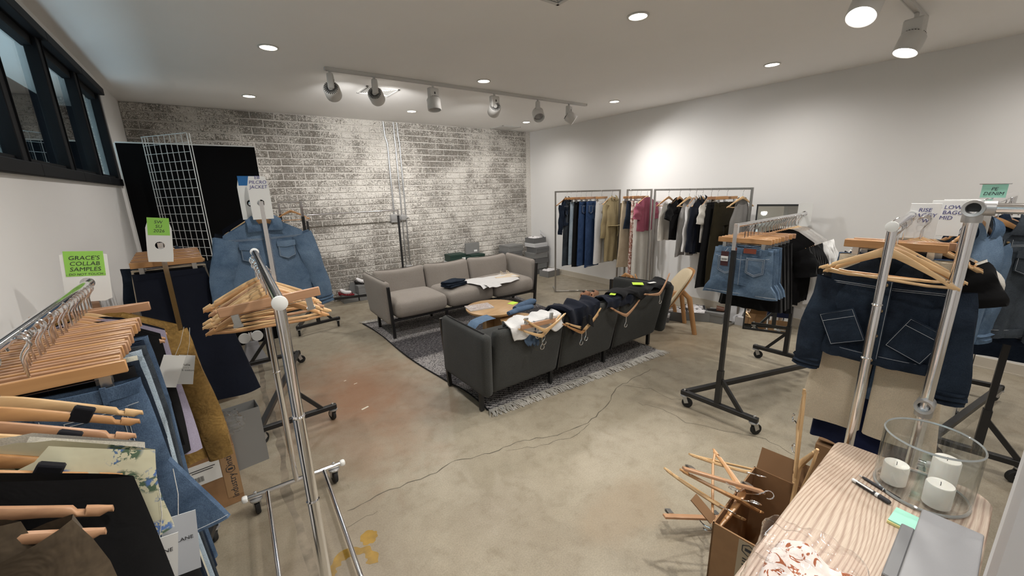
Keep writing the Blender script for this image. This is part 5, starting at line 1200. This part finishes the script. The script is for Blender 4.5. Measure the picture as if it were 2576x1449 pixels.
# ================================================================== SHOE BOXES and SHOES
gbox = plain('grey_shoebox', (.2, .2, .195), .7, var=.04); gbox2 = plain('grey_shoebox_dark', (.13, .13, .13), .7, var=.05); wbox = plain('white_shoebox', (.6, .6, .61), .6); dgreen = plain('green_shoebox', (.012, .035, .026), .55)
tissue = plain('tissue_paper', (.72, .7, .7), .8)
def shoebox(label, loc, rotz, d, mat, lid='on', lidmat=None, lab=None, group='shoe boxes', rot=None, tis=False):
    t = thing('shoe_box', label, 'box', loc, rotz, group); sx, sy, sz = d
    if rot: t.rotation_euler = rot
    if lid == 'on':
        MB().box((0, 0, sz*.46), (sx, sy, sz*.92), ch=.0015).build('box_body', mat, t, smooth=False); MB().box((0, 0, sz-.018), (sx+.006, sy+.006, .036), ch=.0015).build('lid', lidmat or mat, t, smooth=False)
    else:
        mb = MB(); k = .003
        mb.box((0, 0, k/2), (sx, sy, k)).box((-sx/2+k/2, 0, sz/2), (k, sy, sz)).box((sx/2-k/2, 0, sz/2), (k, sy, sz)).box((0, -sy/2+k/2, sz/2), (sx, k, sz)).box((0, sy/2-k/2, sz/2), (sx, k, sz)); mb.build('box_body', mat, t, smooth=False)
    if tis:
        r = random.Random(int(abs(loc[0]*100)))
        MB().rr((sx*.86, sy*.86, sz*.8), .04, (10, 10, 2), lambda p: (p.x*(1+.08*nz(p.y*30, p.z*30, 1)), p.y, p.z+sz*.62+.025*nz(p.x*28+loc[0]*9, p.y*28, 3)*(p.z > 0)+(.02*abs(nz(p.x*50, p.y*50, 8)) if p.z > 0 else 0))).build('tissue_paper', tissue, t, smooth=False)
    if lab:
        MB().box((lab[0], -sy/2-.0045, sz*lab[1]), (.07, .002, .035)).build('paper_label', paper, t, smooth=False); text('lettering', '- -', .016, ink, t, (lab[0], -sy/2-.006, sz*lab[1]), (PI/2, 0, 0))
    return t
for k in range(5):
    nm = ('bottom', 'second from the bottom', 'middle', 'fourth', 'top grey')[k]
    shoebox('lidded grey shoe box, %s in the tall corner stack' % nm, (5.07+.015*(-1)**k, 6.12-.012*k, .108*k), .03*(-1)**k, (.33, .3, .106), gbox if k % 2 else gbox2)
shoebox('pale lilac white shoe box near the top of the corner stack', (5.06, 6.1, .54), .02, (.33, .3, .075), wbox)
shoebox('open dark shoe box with white tissue on top of the corner stack', (5.05, 6.1, .617), .04, (.31, .27, .1), gbox2, lid='off', tis=True)
shoebox('loose white box lid hanging off the top of the corner stack', (5.14, 5.98, .74), .0, (.2, .012, .1), wbox, rot=(-.5, .5, .3), lid='x')
for k in range(5): shoebox('lidded grey shoe box, %s in the short stack left of the corner stack' % ('bottom', 'second', 'third', 'fourth', 'top')[k], (4.62+.012*(-1)**k, 6.35, .118*k), .04*(-1)**k, (.36, .3, .116), gbox2 if k % 2 else gbox)
shoebox('low open grey shoe box with white tissue in front of the corner stack', (5.08, 5.72, 0), .1, (.32, .24, .12), gbox, lid='off', tis=True)
for k in range(4): shoebox('plain grey shoe box under the green boxes behind the light sofa, %s' % ('bottom left', 'upper left', 'bottom right', 'upper right')[k], (3.39+.4*(k > 1), 6.39, .115*(k % 2)), .02, (.33, .25, .113), gbox)
shoebox('crumpled white lid box under the left green shoe box', (3.39, 6.38, .232), .05, (.32, .24, .19), wbox)
shoebox('dark green shoe box with a white label, left one behind the light sofa', (3.39, 6.37, .425), -.03, (.31, .23, .125), dgreen, lab=(.11, .35))
shoebox('dark green shoe box peeking low behind the sofa between the other two', (3.66, 6.25, .0), .05, (.22, .2, .48), dgreen)
shoebox('dark green open shoe box with a white label, right one behind the light sofa', (3.8, 6.37, .232), .04, (.3, .23, .27), dgreen, lab=(.08, .55))
shoebox('upright grey shoe box lid standing on the right green box', (3.78, 6.42, .505), .04, (.3, .035, .2), gbox, lid='x', lab=(.06, .25))
for k, (x, y, rz, lb, mt, tx) in enumerate(((4.36, 2.82, .45, 'on', gbox2, 'grey shoe box with pale lid at the end of the charcoal sofa'), (4.52, 2.72, .35, 'off', gbox2, 'open dark grey shoe box full of white tissue by the lounge chair'), (4.72, 2.52, .6, 'off', gbox, 'tilted open grey shoe box with tissue behind the chair leg'), (4.83, 2.33, .2, 'on', gbox, 'grey shoe box carrying a brown slide sandal'), (4.98, 2.02, .1, 'off', wbox, 'white open shoe box with tissue by the steel frame post'))):
    shoebox(tx, (x, y, 0.0), rz-PI/2, ((.26, .2, .1), (.33, .22, .12), (.28, .2, .11), (.2, .22, .13), (.22, .22, .1))[k], mt, lb, lidmat=wbox if k == 0 else None, tis=(lb == 'off'))
shoebox('white box lid leaning between the sandal box and the white box', (4.9, 2.19, .015), 0, (.012, .22, .2), wbox, rot=(0, .55, -.25), lid='x')
shoebox('grey shoe box with dark flap open behind the tilted box', (4.83, 2.62, 0), -1.0, (.26, .18, .12), gbox2, lid='off', tis=True)
for x, tx in ((1.51, 'grey shoe box under the red sandal by the brick wall'), (1.75, 'pale grey shoe box under the upright one by the brick wall'), (1.99, 'white shoe box by the brick wall next to the light sofa')):
    shoebox(tx, (x, 6.44, 0), .02, (.22, .2, .11), gbox if x < 1.9 else wbox, 'on', lidmat=gbox2 if x > 1.9 else None)
shoebox('upright grey shoe box under the black strappy sandal', (1.73, 6.45, .112), .1, (.19, .17, .13), gbox)
shoebox('tilted grey lid leaning behind the red sandal', (1.585, 6.5, .115), 0, (.14, .012, .17), gbox, rot=(.12, .25, .1), lid='x')
def sandal(label, loc, rotz, mat, group=None):
    t = thing('sandal', label, 'shoe', loc, rotz, group)
    prof = [(-.11, .026), (-.06, .032), (0, .03), (.06, .036), (.1, .03), (.125, .012)]
    MB().loft([[V((x, w*math.cos(a)*1.0, .012+max(0, -x)*.28+(.008 if math.sin(a) > 0 else -.008))) for a in (0.3, PI-.3, PI+.3, -.3)] for x, w in prof]).build('sole', mat, t)
    MB().box((-.095, 0, .018), (.03, .03, .032)).build('heel', mat, t)
    for x, a in ((.075, .2), (.045, -.3), (.01, .25)): MB().tube([(x, -.036, .014), (x+.01*a, -.02, .045), (x+.03*a, .015, .048), (x+.05*a, .036, .014)], .0075, 6, flat=.45).build('strap', mat, t)
    MB().tube([(-.105, -.03, .05), (-.075, -.032, .07), (-.03, 0, .085), (-.075, .032, .07), (-.105, .03, .05), (-.12, 0, .052)], .007, 6, flat=.5).build('ankle_strap', mat, t)
    MB().rr((.17, .055, .06), .026, (4, 2, 2), lambda p: (p.x+.0-.0, p.y, p.z+.045+max(0, -p.x)*.5)).build('tissue_stuffing', tissue, t)
    return t
redm = plain('red_leather', (.22, .012, .02), .4); brownm = plain('brown_leather', (.1, .035, .015), .45); nudem = plain('blush_leather', (.55, .3, .19), .5)
sandal('red strappy sandal stuffed with tissue on the left shoe box by the bricks', (1.46, 6.4, .114), -.6, redm)
sandal('black strappy sandal on the upright grey shoe box', (1.73, 6.44, .246), -.5, plain('black_leather', (.012, .01, .01), .35))
sandal('brown sandal half hidden by the arm of the light sofa', (2.0, 6.45, .112), -.4, brownm)
t = thing('slide_sandal', 'brown slide sandal standing on the grey shoe box below the steel frame', 'shoe', (4.82, 2.33, .132), -1.1)
MB().loft([[V((x, w*math.cos(a), .012+.008*math.sin(a))) for a in [2*PI*i/10 for i in range(10)]] for x, w in ((-.11, .01), (-.1, .028), (-.04, .034), (.05, .042), (.1, .03), (.115, .01))]).build('sole', plain('black_leather', (.012, .01, .01), .35), t)
MB().grid(8, 6, lambda a, q: (lerp(.0, .085, q), -.043*math.cos(a*PI), .014+.055*math.sin(a*PI)*(1-.3*q))).build('vamp', brownm, t)
def loafer(label, loc, rotz):
    t = thing('shoe', label, 'shoe', loc, rotz, 'pair of blush lace-up shoes')
    def pr(z0, z1, k): return [(x, w*k) for x, w in ((-.125, .012), (-.115, .03), (-.05, .034), (.04, .042), (.1, .036), (.125, .012))]
    MB().loft([[V((x, w*math.cos(a), .009+.009*math.copysign(1, math.sin(a)))) for a in (.2, PI-.2, PI+.2, -.2)] for x, w in pr(0, 0, 1)]).build('sole', nudem, t)
    MB().loft([[V((x, w*math.cos(a), .017+h*max(0, math.sin(a))**.8)) for a in [PI*i/10 for i in range(11)]] for x, w, h in ((-.122, .012, .03), (-.112, .03, .058), (-.06, .033, .062), (-.01, .036, .066), (.04, .041, .05), (.095, .035, .034), (.122, .012, .01))], close=False).build('upper', nudem, t)
    MB().loft([[V((x, w*math.cos(a), z+.003*math.sin(a))) for a in [2*PI*i/10 for i in range(10)]] for x, w, z in ((-.1, .006, .07), (-.085, .02, .075), (-.04, .022, .078), (-.01, .006, .076))]).build('opening', F_black, t)
    for k in range(3): MB().tube([(.005+k*.016, -.022, .072-k*.007), (.009+k*.016, 0, .082-k*.007), (.005+k*.016, .022, .072-k*.007)], .003, 5).build('lace', nudem, t)
    return t
loafer('blush pink lace-up shoe on the bright floor, left of the pair', (4.5, 4.22, .002), .2); loafer('blush pink lace-up shoe on the bright floor, right of the pair', (4.63, 4.15, .002), .35)

# ================================================================== LOUNGE CHAIRS, MIRROR
padm = heather('oat_wool', (.42, .34, .22), (.56, .47, .33)); walnut = wood('bent_wood', (.33, .16, .055), (.45, .24, .1), .38, 2, 40)
def lounge(label, loc, face, wd, hh, lean, pad=True, zb=.33):
    """low bent-wood lounge chair; local +y is backwards"""
    t = thing('lounge_chair', label, 'chair', loc, face)
    def rnd_panel(th, ins, yoff):
        mb = MB(); N = 36; o = []
        for i in range(N):
            a = 2*PI*i/N; k = 3.4; c_, s_ = math.cos(a), math.sin(a)
            o.append((math.copysign(abs(c_)**(2/k), c_)*(wd/2-ins), math.copysign(abs(s_)**(2/k), s_)*(hh/2-ins)))
        def P(x, z, y): zz = z+hh/2; return V((x, y+yoff+math.sin(lean)*zz+.16*(x/wd)**2*-.6, zb+math.cos(lean)*zz))
        mb.loft([[P(x*.94, z*.96, -th/2) for x, z in o], [P(x, z, -th/4) for x, z in o], [P(x, z, th/4) for x, z in o], [P(x*.96, z*.97, th/2) for x, z in o]]); return mb
    rnd_panel(.014, 0, .02).build('back_shell', walnut, t)
    if pad: rnd_panel(.034, .012, -.008).build('back_pad', padm, t)
    sh = MB().loft([[V((x*(wd/2+.03), -.48+.03*x*x, .36-.02+.05*x*x)) for x in [q/6 for q in range(-6, 7)]], [V((x*(wd/2+.03), -.2, .31+.05*x*x)) for x in [q/6 for q in range(-6, 7)]], [V((x*(wd/2+.0), .05, .29+.04*x*x)) for x in [q/6 for q in range(-6, 7)]]], close=False)
    lo = MB(); lo.v = [(x, y, z-.016) for x, y, z in sh.v]; lo.f = [f[::-1] for f in sh.f]; sh.add(lo.v, lo.f); sh.build('seat_shell', walnut, t)
    if pad: MB().rr((wd-.04, .46, .03), .013, (6, 6, 1), lambda p: (p.x, p.y-.21, p.z+.335+.05*(p.x/wd*2)**2-.05*(p.y+.2)*.3)).build('seat_pad', padm, t)
    for s in (-1, 1):
        MB().tube([(s*.12, .02, .3), (s*.14, .12, .47), (s*.15, .2, .5), (s*.17, .28, .42), (s*.2, .36, 0)], [.012, .015, .017, .017, .015], 8, flat=1.7).build('rear_leg', walnut, t)
        MB().tube([(s*.1, -.1, .3), (s*.2, -.32, .28), (s*.22, -.38, .2), (s*.23, -.42, 0)], [.013, .016, .016, .014], 8, flat=1.5).build('front_leg', walnut, t)
    MB().tube([(-.14, .13, .475), (.14, .13, .475)], .012, 8).build('cross_stretcher', walnut, t)
    return t
lounge('low bent wood lounge chair with an oat coloured pad, tilted back by the steel frame', (4.06, 2.63, 0), -2.34, .44, .62, .55, zb=.2)
lounge('second bent wood lounge chair, its round tan back peeking over the charcoal sofa', (4.36, 3.1, 0), .7, .34, .34, .2, pad=False, zb=.2)
m, nt, b = nodes_of('mirror_silver'); b.inputs['Metallic'].default_value = 1; b.inputs['Base Color'].default_value = (.8, .82, .8, 1); b.inputs['Roughness'].default_value = .015; mirm = m
t = thing('floor_mirror', 'black framed floor mirror leaning near the right wall behind the shorts rack', 'mirror', (4.875, 1.78, 0), -PI/2+.4)
MW, MH, tl = .46, 1.44, -.17
Rm = M.Rotation(tl, 3, 'X')
def tilt(mb): return mb.xf(lambda p: Rm @ p)
fr = MB()
for c_, d_ in (((0, 0, .012), (MW, .025, .02)), ((0, 0, MH-.01), (MW, .025, .02)), ((-MW/2+.008, 0, MH/2), (.016, .025, MH)), ((MW/2-.008, 0, MH/2), (.016, .025, MH))): fr.box(c_, d_)
tilt(fr).build('frame', blackmetal, t, smooth=False); tilt(MB().box((0, -.002, MH/2), (MW-.03, .006, MH-.04))).build('mirror_glass', mirm, t, smooth=False); tilt(MB().box((0, .008, MH/2), (MW-.03, .006, MH-.04))).build('backing', blackmetal, t, smooth=False)
MB().tube([(-.12, .2, .95), (-.12, .32, .03), (-.1, .33, .012), (.1, .33, .012), (.12, .32, .03), (.12, .2, .95)], .008, 8).build('rear_stand', blackmetal, t)

# ================================================================== FLOOR THINGS ON THE LEFT
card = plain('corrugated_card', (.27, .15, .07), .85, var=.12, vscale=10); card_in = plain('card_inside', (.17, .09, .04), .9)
def open_carton(label, loc, rotz, d, group=None, txt=None):
    t = thing('cardboard_box', label, 'box', loc, rotz, group); sx, sy, sz = d; k = .006; mb = MB()
    for c_, d_ in (((0, 0, k/2), (sx, sy, k)), ((-sx/2+k/2, 0, sz/2), (k, sy, sz)), ((sx/2-k/2, 0, sz/2), (k, sy, sz)), ((0, -sy/2+k/2, sz/2), (sx, k, sz)), ((0, sy/2-k/2, sz/2), (sx, k, sz))): mb.box(c_, d_)
    mb.build('carton', card, t, smooth=False); return t
def frot(az, roll): return (M.Rotation(az, 3, 'Z') @ M.Rotation(PI/2, 3, 'X') @ M.Rotation(roll, 3, 'Z')).to_euler()
def hexmark(parent, loc, rot, s, mat):
    h = MB(); pts = [(s*math.cos(PI/6+PI/3*i), s*math.sin(PI/6+PI/3*i), 0) for i in range(7)]
    for a, b_ in zip(pts, pts[1:]): h.bar(a, b_, s*.12, .0008)
    h.bar((-s*.5, 0, 0), (s*.5, 0, 0), s*.5, .0008); o = h.build('hexagon_mark', mat, parent, loc, smooth=False); o.rotation_euler = rot; return o
t = thing('cardboard_box', 'closed brown cardboard carton with a shipping label below the samples rack', 'box', (-.33, 2.6, 0), .08)
MB().box((0, 0, .175), (.4, .32, .35), ch=.002).build('carton', card, t, smooth=False)
for s in (-1, 1): MB().box((0, s*.08, .353), (.4, .155, .004)).build('flap', card, t, smooth=False)
MB().box((.04, -.1615, .25), (.17, .0015, .12)).build('shipping_label', paper, t, smooth=False)
bc = MB()
for q in range(16): bc.box((-.02+q*.0045, -.163, .225), (.002 if q % 3 else .0012, .001, .03))
bc.box((.05, -.163, .28), (.11, .001, .004)).box((.05, -.163, .268), (.09, .001, .004)); bc.build('barcode', ink, t, smooth=False)
text('lettering', 'industry', .046, ink, t, (.165, -.1625, .115), frot(0, PI/2)); text('lettering', 'intimo', .046, ink, t, (.165, -.1625, .3), frot(0, PI/2)); hexmark(t, (.165, -.1625, .22), frot(0, 0), .022, ink)
MB().box((.163, -.1612, .2), (.07, .001, .3)).build('tape_band', plain('tape_brown', (.33, .2, .1), .5), t, smooth=False)
t = thing('shopping_bag', 'grey paper shopping bag standing behind the brown carton', 'bag', (-.085, 2.83, 0), .12)
mb = MB()
for c_, d_ in (((0, -.06, .19), (.22, .003, .38)), ((0, .06, .19), (.22, .003, .38)), ((-.11, 0, .19), (.003, .12, .38)), ((.11, 0, .19), (.003, .12, .38)), ((0, 0, .002), (.22, .12, .003))): mb.box(c_, d_)
mb.build('bag_body', plain('grey_bag_paper', (.2, .2, .195), .6), t, smooth=False)
film = clear('plastic_film', (.96, .97, .98), .1, 1.6)
def film_bag(label, loc, s, seed, squash=.8):
    t = thing('plastic_bag', label, 'bag', loc)
    def f(p):
        d = p.normalized() if p.length else p; k = 1+.35*nz(d.x*2.4+seed, d.y*2.4, d.z*2.4)+.14*nz(d.x*7, d.y*7+seed, d.z*7); return (p.x*k*s, p.y*k*s*squash, p.z*k*s*squash)
    MB().rr((1.4, 1.4, 1.4), .7, (1, 1, 1), f, seg=9).build('film', film, t); return t
t = film_bag('crumpled clear plastic bag lying on the brown carton', (-.14, 2.52, .45), .12, 3)
t = thing('garment_steamer', 'grey garment steamer base with round white fittings by the jacket rack', 'steamer', (.1, 4.62, 0), .1)
sm = plain('steamer_grey', (.33, .33, .35), .35)
MB().loft([[V((sx*w, sy*w*.7, z)) for sx, sy in ((-1, -1), (1, -1), (1, 1), (-1, 1))] for w, z in ((.1, .0), (.1, .06), (.055, .2), (.05, .24), (.02, .25))]).build('tank', sm, t, smooth=False)
for s in (-1, 1): MB().tube([(s*.055, -.03, .29), (s*.055, .0, .29)], .05, 20).build('disc', whitepl, t)
MB().tube([(0, 0, .24), (0, 0, .34)], .016, 10).build('neck', chrome, t)

# ================================================================== FOREGROUND TABLE
TZ = .62
m, nt, b = nodes_of('ash_table_top'); tc = nt.nodes.new('ShaderNodeTexCoord'); mp = nt.nodes.new('ShaderNodeMapping'); mp.inputs['Scale'].default_value = (1.1, 11, 1); nt.links.new(tc.outputs['Object'], mp.inputs[0])
mp.inputs['Scale'].default_value = (.2, 1, 0)
wv = nt.nodes.new('ShaderNodeTexWave'); wv.wave_type = 'BANDS'; wv.bands_direction = 'Y'; wv.inputs['Scale'].default_value = 30; wv.inputs['Distortion'].default_value = 60; wv.inputs['Detail'].default_value = 1.0; wv.inputs['Detail Scale'].default_value = .14; wv.inputs['Detail Roughness'].default_value = .4
nt.links.new(mp.outputs[0], wv.inputs['Vector'])
fine = noise(nt, coords(nt, (14, 420, 1), False), 1, 3, .6)
g = ramp(nt, wv.outputs['Fac'], [(.0, (.35, .25, .19)), (.2, (.43, .33, .255)), (.5, (.5, .4, .315)), (1.0, (.52, .425, .34))])
nt.links.new(mixc(nt, .5, g, ramp(nt, fine, [(.3, (.62, .52, .46)), (.6, (1.05, 1.05, 1.05))]), 'MULTIPLY'), b.inputs['Base Color']); b.inputs['Roughness'].default_value = .42; ashm = m
t = thing('wood_table', 'pale ash table with strong grain in the lower right corner', 'table', (0, 0, 0))
def table_outline(z, ins):
    P = [(.25, .335-ins), (1.2, .363-ins), (1.90-ins, .385-ins), (1.925-ins, .38-ins), (1.938-ins, .36-ins)]
    for k in range(9): a = k/8*PI/2; P.append((1.88+.075*math.cos(a)-ins*.7, .035-.075*math.sin(a)+ins*.7))
    P += [(1.2, -.048+ins), (.25, -.06+ins)]; return [V((x, y, z)) for x, y in P][::-1]
MB().loft([table_outline(TZ-.04, .004), table_outline(TZ-.036, 0), table_outline(TZ-.004, 0), table_outline(TZ, .004)]).build('table_top', ashm, t)
for x in (.4, 1.72):
    for y in (.03, .29): MB().bar((x, y, 0), (x, y, TZ-.04), .045, .045).build('leg', ashm, t, smooth=False)
# vase with candles
vg = clear('hurricane_glass', (.93, .94, .94), .02, 1.75); vedge = plain('glass_edge', (.3, .32, .32), .08, spec=1)
VX, VY = 1.8, .12
t = thing('glass_vase', 'wide clear glass cylinder vase holding three candles on the table', 'vase', (VX, VY, TZ+.001))
R1 = .12
MB().lathe([(.001, 0), (R1-.004, 0), (R1, .004), (R1, .208), (R1-.0025, .212), (R1-.005, .208), (R1-.005, .014), (R1-.01, .009), (.001, .009)], 64).build('glass_cylinder', vg, t)
MB().lathe([(R1-.005, .2085), (R1-.0025, .2135), (R1+.0004, .2085), (R1-.0025, .206), (R1-.005, .2085)], 64, cap=False).build('rim', vedge, t)
MB().lathe([(R1-.003, .0005), (R1+.0008, .003), (R1+.0006, .008), (R1-.003, .0115), (R1-.007, .008), (R1-.003, .0005)], 64, cap=False).build('foot_ring', vedge, t)
waxm, nt, b = nodes_of('candle_wax'); b.inputs['Base Color'].default_value = (.78, .76, .7, 1); b.inputs['Roughness'].default_value = .45; b.inputs['Subsurface Weight'].default_value = .3; b.inputs['Subsurface Radius'].default_value = (.02, .015, .01)
for k, (x, y, h, tx) in enumerate(((1.775, .185, .075, 'short white pillar candle at the left in the glass vase'), (1.86, .08, .115, 'tall white pillar candle at the back of the glass vase'), (1.745, .075, .08, 'short white pillar candle at the front of the glass vase'))):
    c = thing('pillar_candle', tx, 'candle', (x, y, TZ+.0105))
    MB().lathe([(.001, 0), (.03, 0), (.034, .004), (.0345, h-.004), (.032, h), (.026, h-.001), (.012, h-.006), (.001, h-.007)], 36).build('wax', waxm, c)
    MB().tube([(0, 0, h-.008), (.001, 0, h+.001), (.004, .001, h+.005)], .0011, 6).build('wick', ink, c)
# pens, notes, tablet
def along(p, q, z): a, b_ = V((*p, z)), V((*q, z)); return a, b_, (b_-a).normalized()
a, b_, d = along((1.735, .268), (1.69, .147), TZ+.0062); L = (b_-a).length
t = thing('ballpoint_pen', 'slim black ballpoint pen with a silver ring on the table', 'pen', a, math.atan2(d.y, d.x))
MB().tube([(.0, 0, 0), (.012, 0, 0)], [.001, .0022], 10).build('tip', galv, t); MB().tube([(.012, 0, 0), (.022, 0, 0), (L*.62, 0, 0), (L-.004, 0, 0), (L, 0, 0)], [.003, .0048, .005, .0048, .003], 12).build('barrel', ink, t)
MB().tube([(L*.6, 0, 0), (L*.62, 0, 0)], .0053, 12).build('ring', chrome, t); MB().box((L*.82, 0, .0062), (L*.3, .003, .0015)).build('clip', ink, t)
a, b_, d = along((1.685, .275), (1.645, .165), TZ+.0082); L = (b_-a).length
t = thing('marker', 'black and white marker with a translucent end on the table', 'marker', a, math.atan2(d.y, d.x))
MB().tube([(0, 0, 0), (.002, 0, 0), (.016, 0, 0)], [.004, .0062, .0062], 14).build('end_plug', plain('milky_plastic', (.66, .68, .68), .3), t)
MB().tube([(.016, 0, 0), (L*.64, 0, 0)], .0064, 14).build('barrel', ink, t); MB().box((L*.35, -.0035, .005), (L*.46, .006, .0026)).build('paper_wrap', whitepl, t, smooth=False)
MB().tube([(L*.64, 0, 0), (L*.72, 0, 0)], .0076, 14).build('collar', plain('milky_plastic', (.66, .68, .68), .3), t)
MB().tube([(L*.72, 0, 0), (L-.004, 0, 0), (L, 0, 0)], [.0078, .0074, .005], 14).build('cap', ink, t)
t = thing('note_pad', 'mint and yellow sticky note pad on the table', 'notes', (1.585, .118, TZ+.0005), -PI/2-.05)
MB().box((0, 0, .004), (.066, .085, .008)).build('yellow_notes', noteyel, t, smooth=False); MB().box((.0, .003, .0105), (.064, .083, .004)).build('mint_notes', notemint, t, smooth=False)
t = thing('storage_case', 'flat grey case lying on the table by the right jamb', 'case', (1.45, .024, TZ+.0005), .03)
MB().rr((.36, .128, .05), .006, (3, 3, 1), lambda p: (p.x, p.y, p.z+.025)).build('case_body', plain('case_grey', (.25, .25, .26), .55, bmp=.1, bscale=300), t)
MB().box((-.03, .08, .012), (.26, .03, .02), ch=.003).build('spine', plain('case_grey_dark', (.17, .17, .175), .5), t, smooth=False)
# plastic wrapped floral garment
m, nt, b = nodes_of('terracotta_floral'); vec = coords(nt, rnd_off=False); f1_ = noise(nt, vec, 24, 3, .5, 1.6)
nt.links.new(ramp(nt, f1_, [(.0, (.74, .68, .64)), (.53, (.74, .68, .64)), (.55, (.3, .08, .025)), (.64, (.34, .1, .035)), (.66, (.75, .69, .65))]), b.inputs['Base Color']); b.inputs['Roughness'].default_value = .8; tfl = m
t = thing('floral_garment', 'white garment with terracotta flowers folded in a clear bag on the table', 'clothes', (1.07, .21, TZ), .1)
MB().rr((.23, .2, .075), .036, (16, 16, 2), lambda p: (p.x*1.0+.012*math.sin(p.y*24), p.y, p.z+.036+(.03*nz(p.x*16, p.y*16, 2)+.02*math.sin(p.x*38+p.y*18)*.5 if p.z > 0 else 0))).build('folded_cloth', tfl, t)
t = thing('garment_bag', 'clear crinkled plastic bag around the terracotta floral garment', 'bag', (1.06, .22, TZ), .15)
MB().rr((.3, .24, .1), .045, (22, 20, 2), lambda p: (p.x+.015*nz(p.y*14, p.z*9, 4), p.y+.015*nz(p.x*14, 2, p.z*9), p.z+.052+((.022*nz(p.x*20, p.y*20, 7)+.012*nz(p.x*46, p.y*40, 1)+.012) if p.z > 0 else 0))).build('film', clear('bag_film', (.985, .97, .97), .08, 1.5), t)
# carton of hangers under the table edge
t = open_carton('open brown cardboard box stuffed with wooden hangers beside the table', (1.6, .46, 0), .1, (.46, .3, .4))
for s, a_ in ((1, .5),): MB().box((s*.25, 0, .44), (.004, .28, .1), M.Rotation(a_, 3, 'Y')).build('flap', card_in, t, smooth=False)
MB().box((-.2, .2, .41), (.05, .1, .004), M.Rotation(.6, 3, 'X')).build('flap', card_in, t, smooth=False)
text('lettering', 'intimo industry', .055, ink, t, (-.2325, .02, .16), frot(-PI/2, -PI/2))
hexmark(t, (-.2325, .02, .365), frot(-PI/2, 0), .024, ink)
MB().box((-.2312, .015, .2), (.001, .08, .39)).build('tape_band', plain('tape_grey', (.36, .29, .2), .45), t, smooth=False)
HB = [('pale', 1.98, .56, .62, (.1, PI/2+.12, .6), 'upright pale wooden hanger sticking highest out of the box'), ('pale', 1.9, .52, .52, (.3, PI/2-.22, .9), 'pale wooden hanger leaning against the upright one in the box'),
      ('pale', 1.7, .56, .45, (1.1, .35, -.5), 'pale notched hanger lying across the far side of the box'), ('mid', 1.62, .5, .44, (1.25, -.3, .5), 'honey wooden hanger in the middle of the box'),
      ('mid', 1.5, .5, .47, (.9, .5, -.75), 'honey wooden hanger slanting towards the table edge'), ('pale', 1.44, .56, .42, (1.0, .55, -.85), 'pale notched hanger at the near end of the box')]
for wd, x, y, z, rot, lb in HB:
    h = shoulder_hanger(wd, lb, (x, y, z), 0, 'hangers in the cardboard box'); h.rotation_euler = rot
for k, (x, y, z, rot, lb) in enumerate(((1.47, .57, .5, (1.2, .25, -.8), 'long flat tan hanger laid over the near corner of the box'), (1.66, .42, .4, (.5, .8, .3), 'flat tan hanger deep in the box by the table'), (1.62, .72, .1, (1.3, .1, -.6), 'flat tan hanger fallen on the floor left of the box'))):
    h = trouser_hanger('tan', lb, (x, y, z), 0, 'hangers in the cardboard box'); h.rotation_euler = rot
# carton on the floor under the right chrome rack
t = thing('cardboard_box', 'plain cardboard carton on the floor under the cream trousers', 'box', (2.62, .42, 0), .1)
MB().box((0, 0, .14), (.34, .34, .28), ch=.002).build('carton', card, t, smooth=False); MB().box((-.05, .0, .285), (.18, .33, .004), M.Rotation(.1, 3, 'Y')).build('flap', card, t, smooth=False)
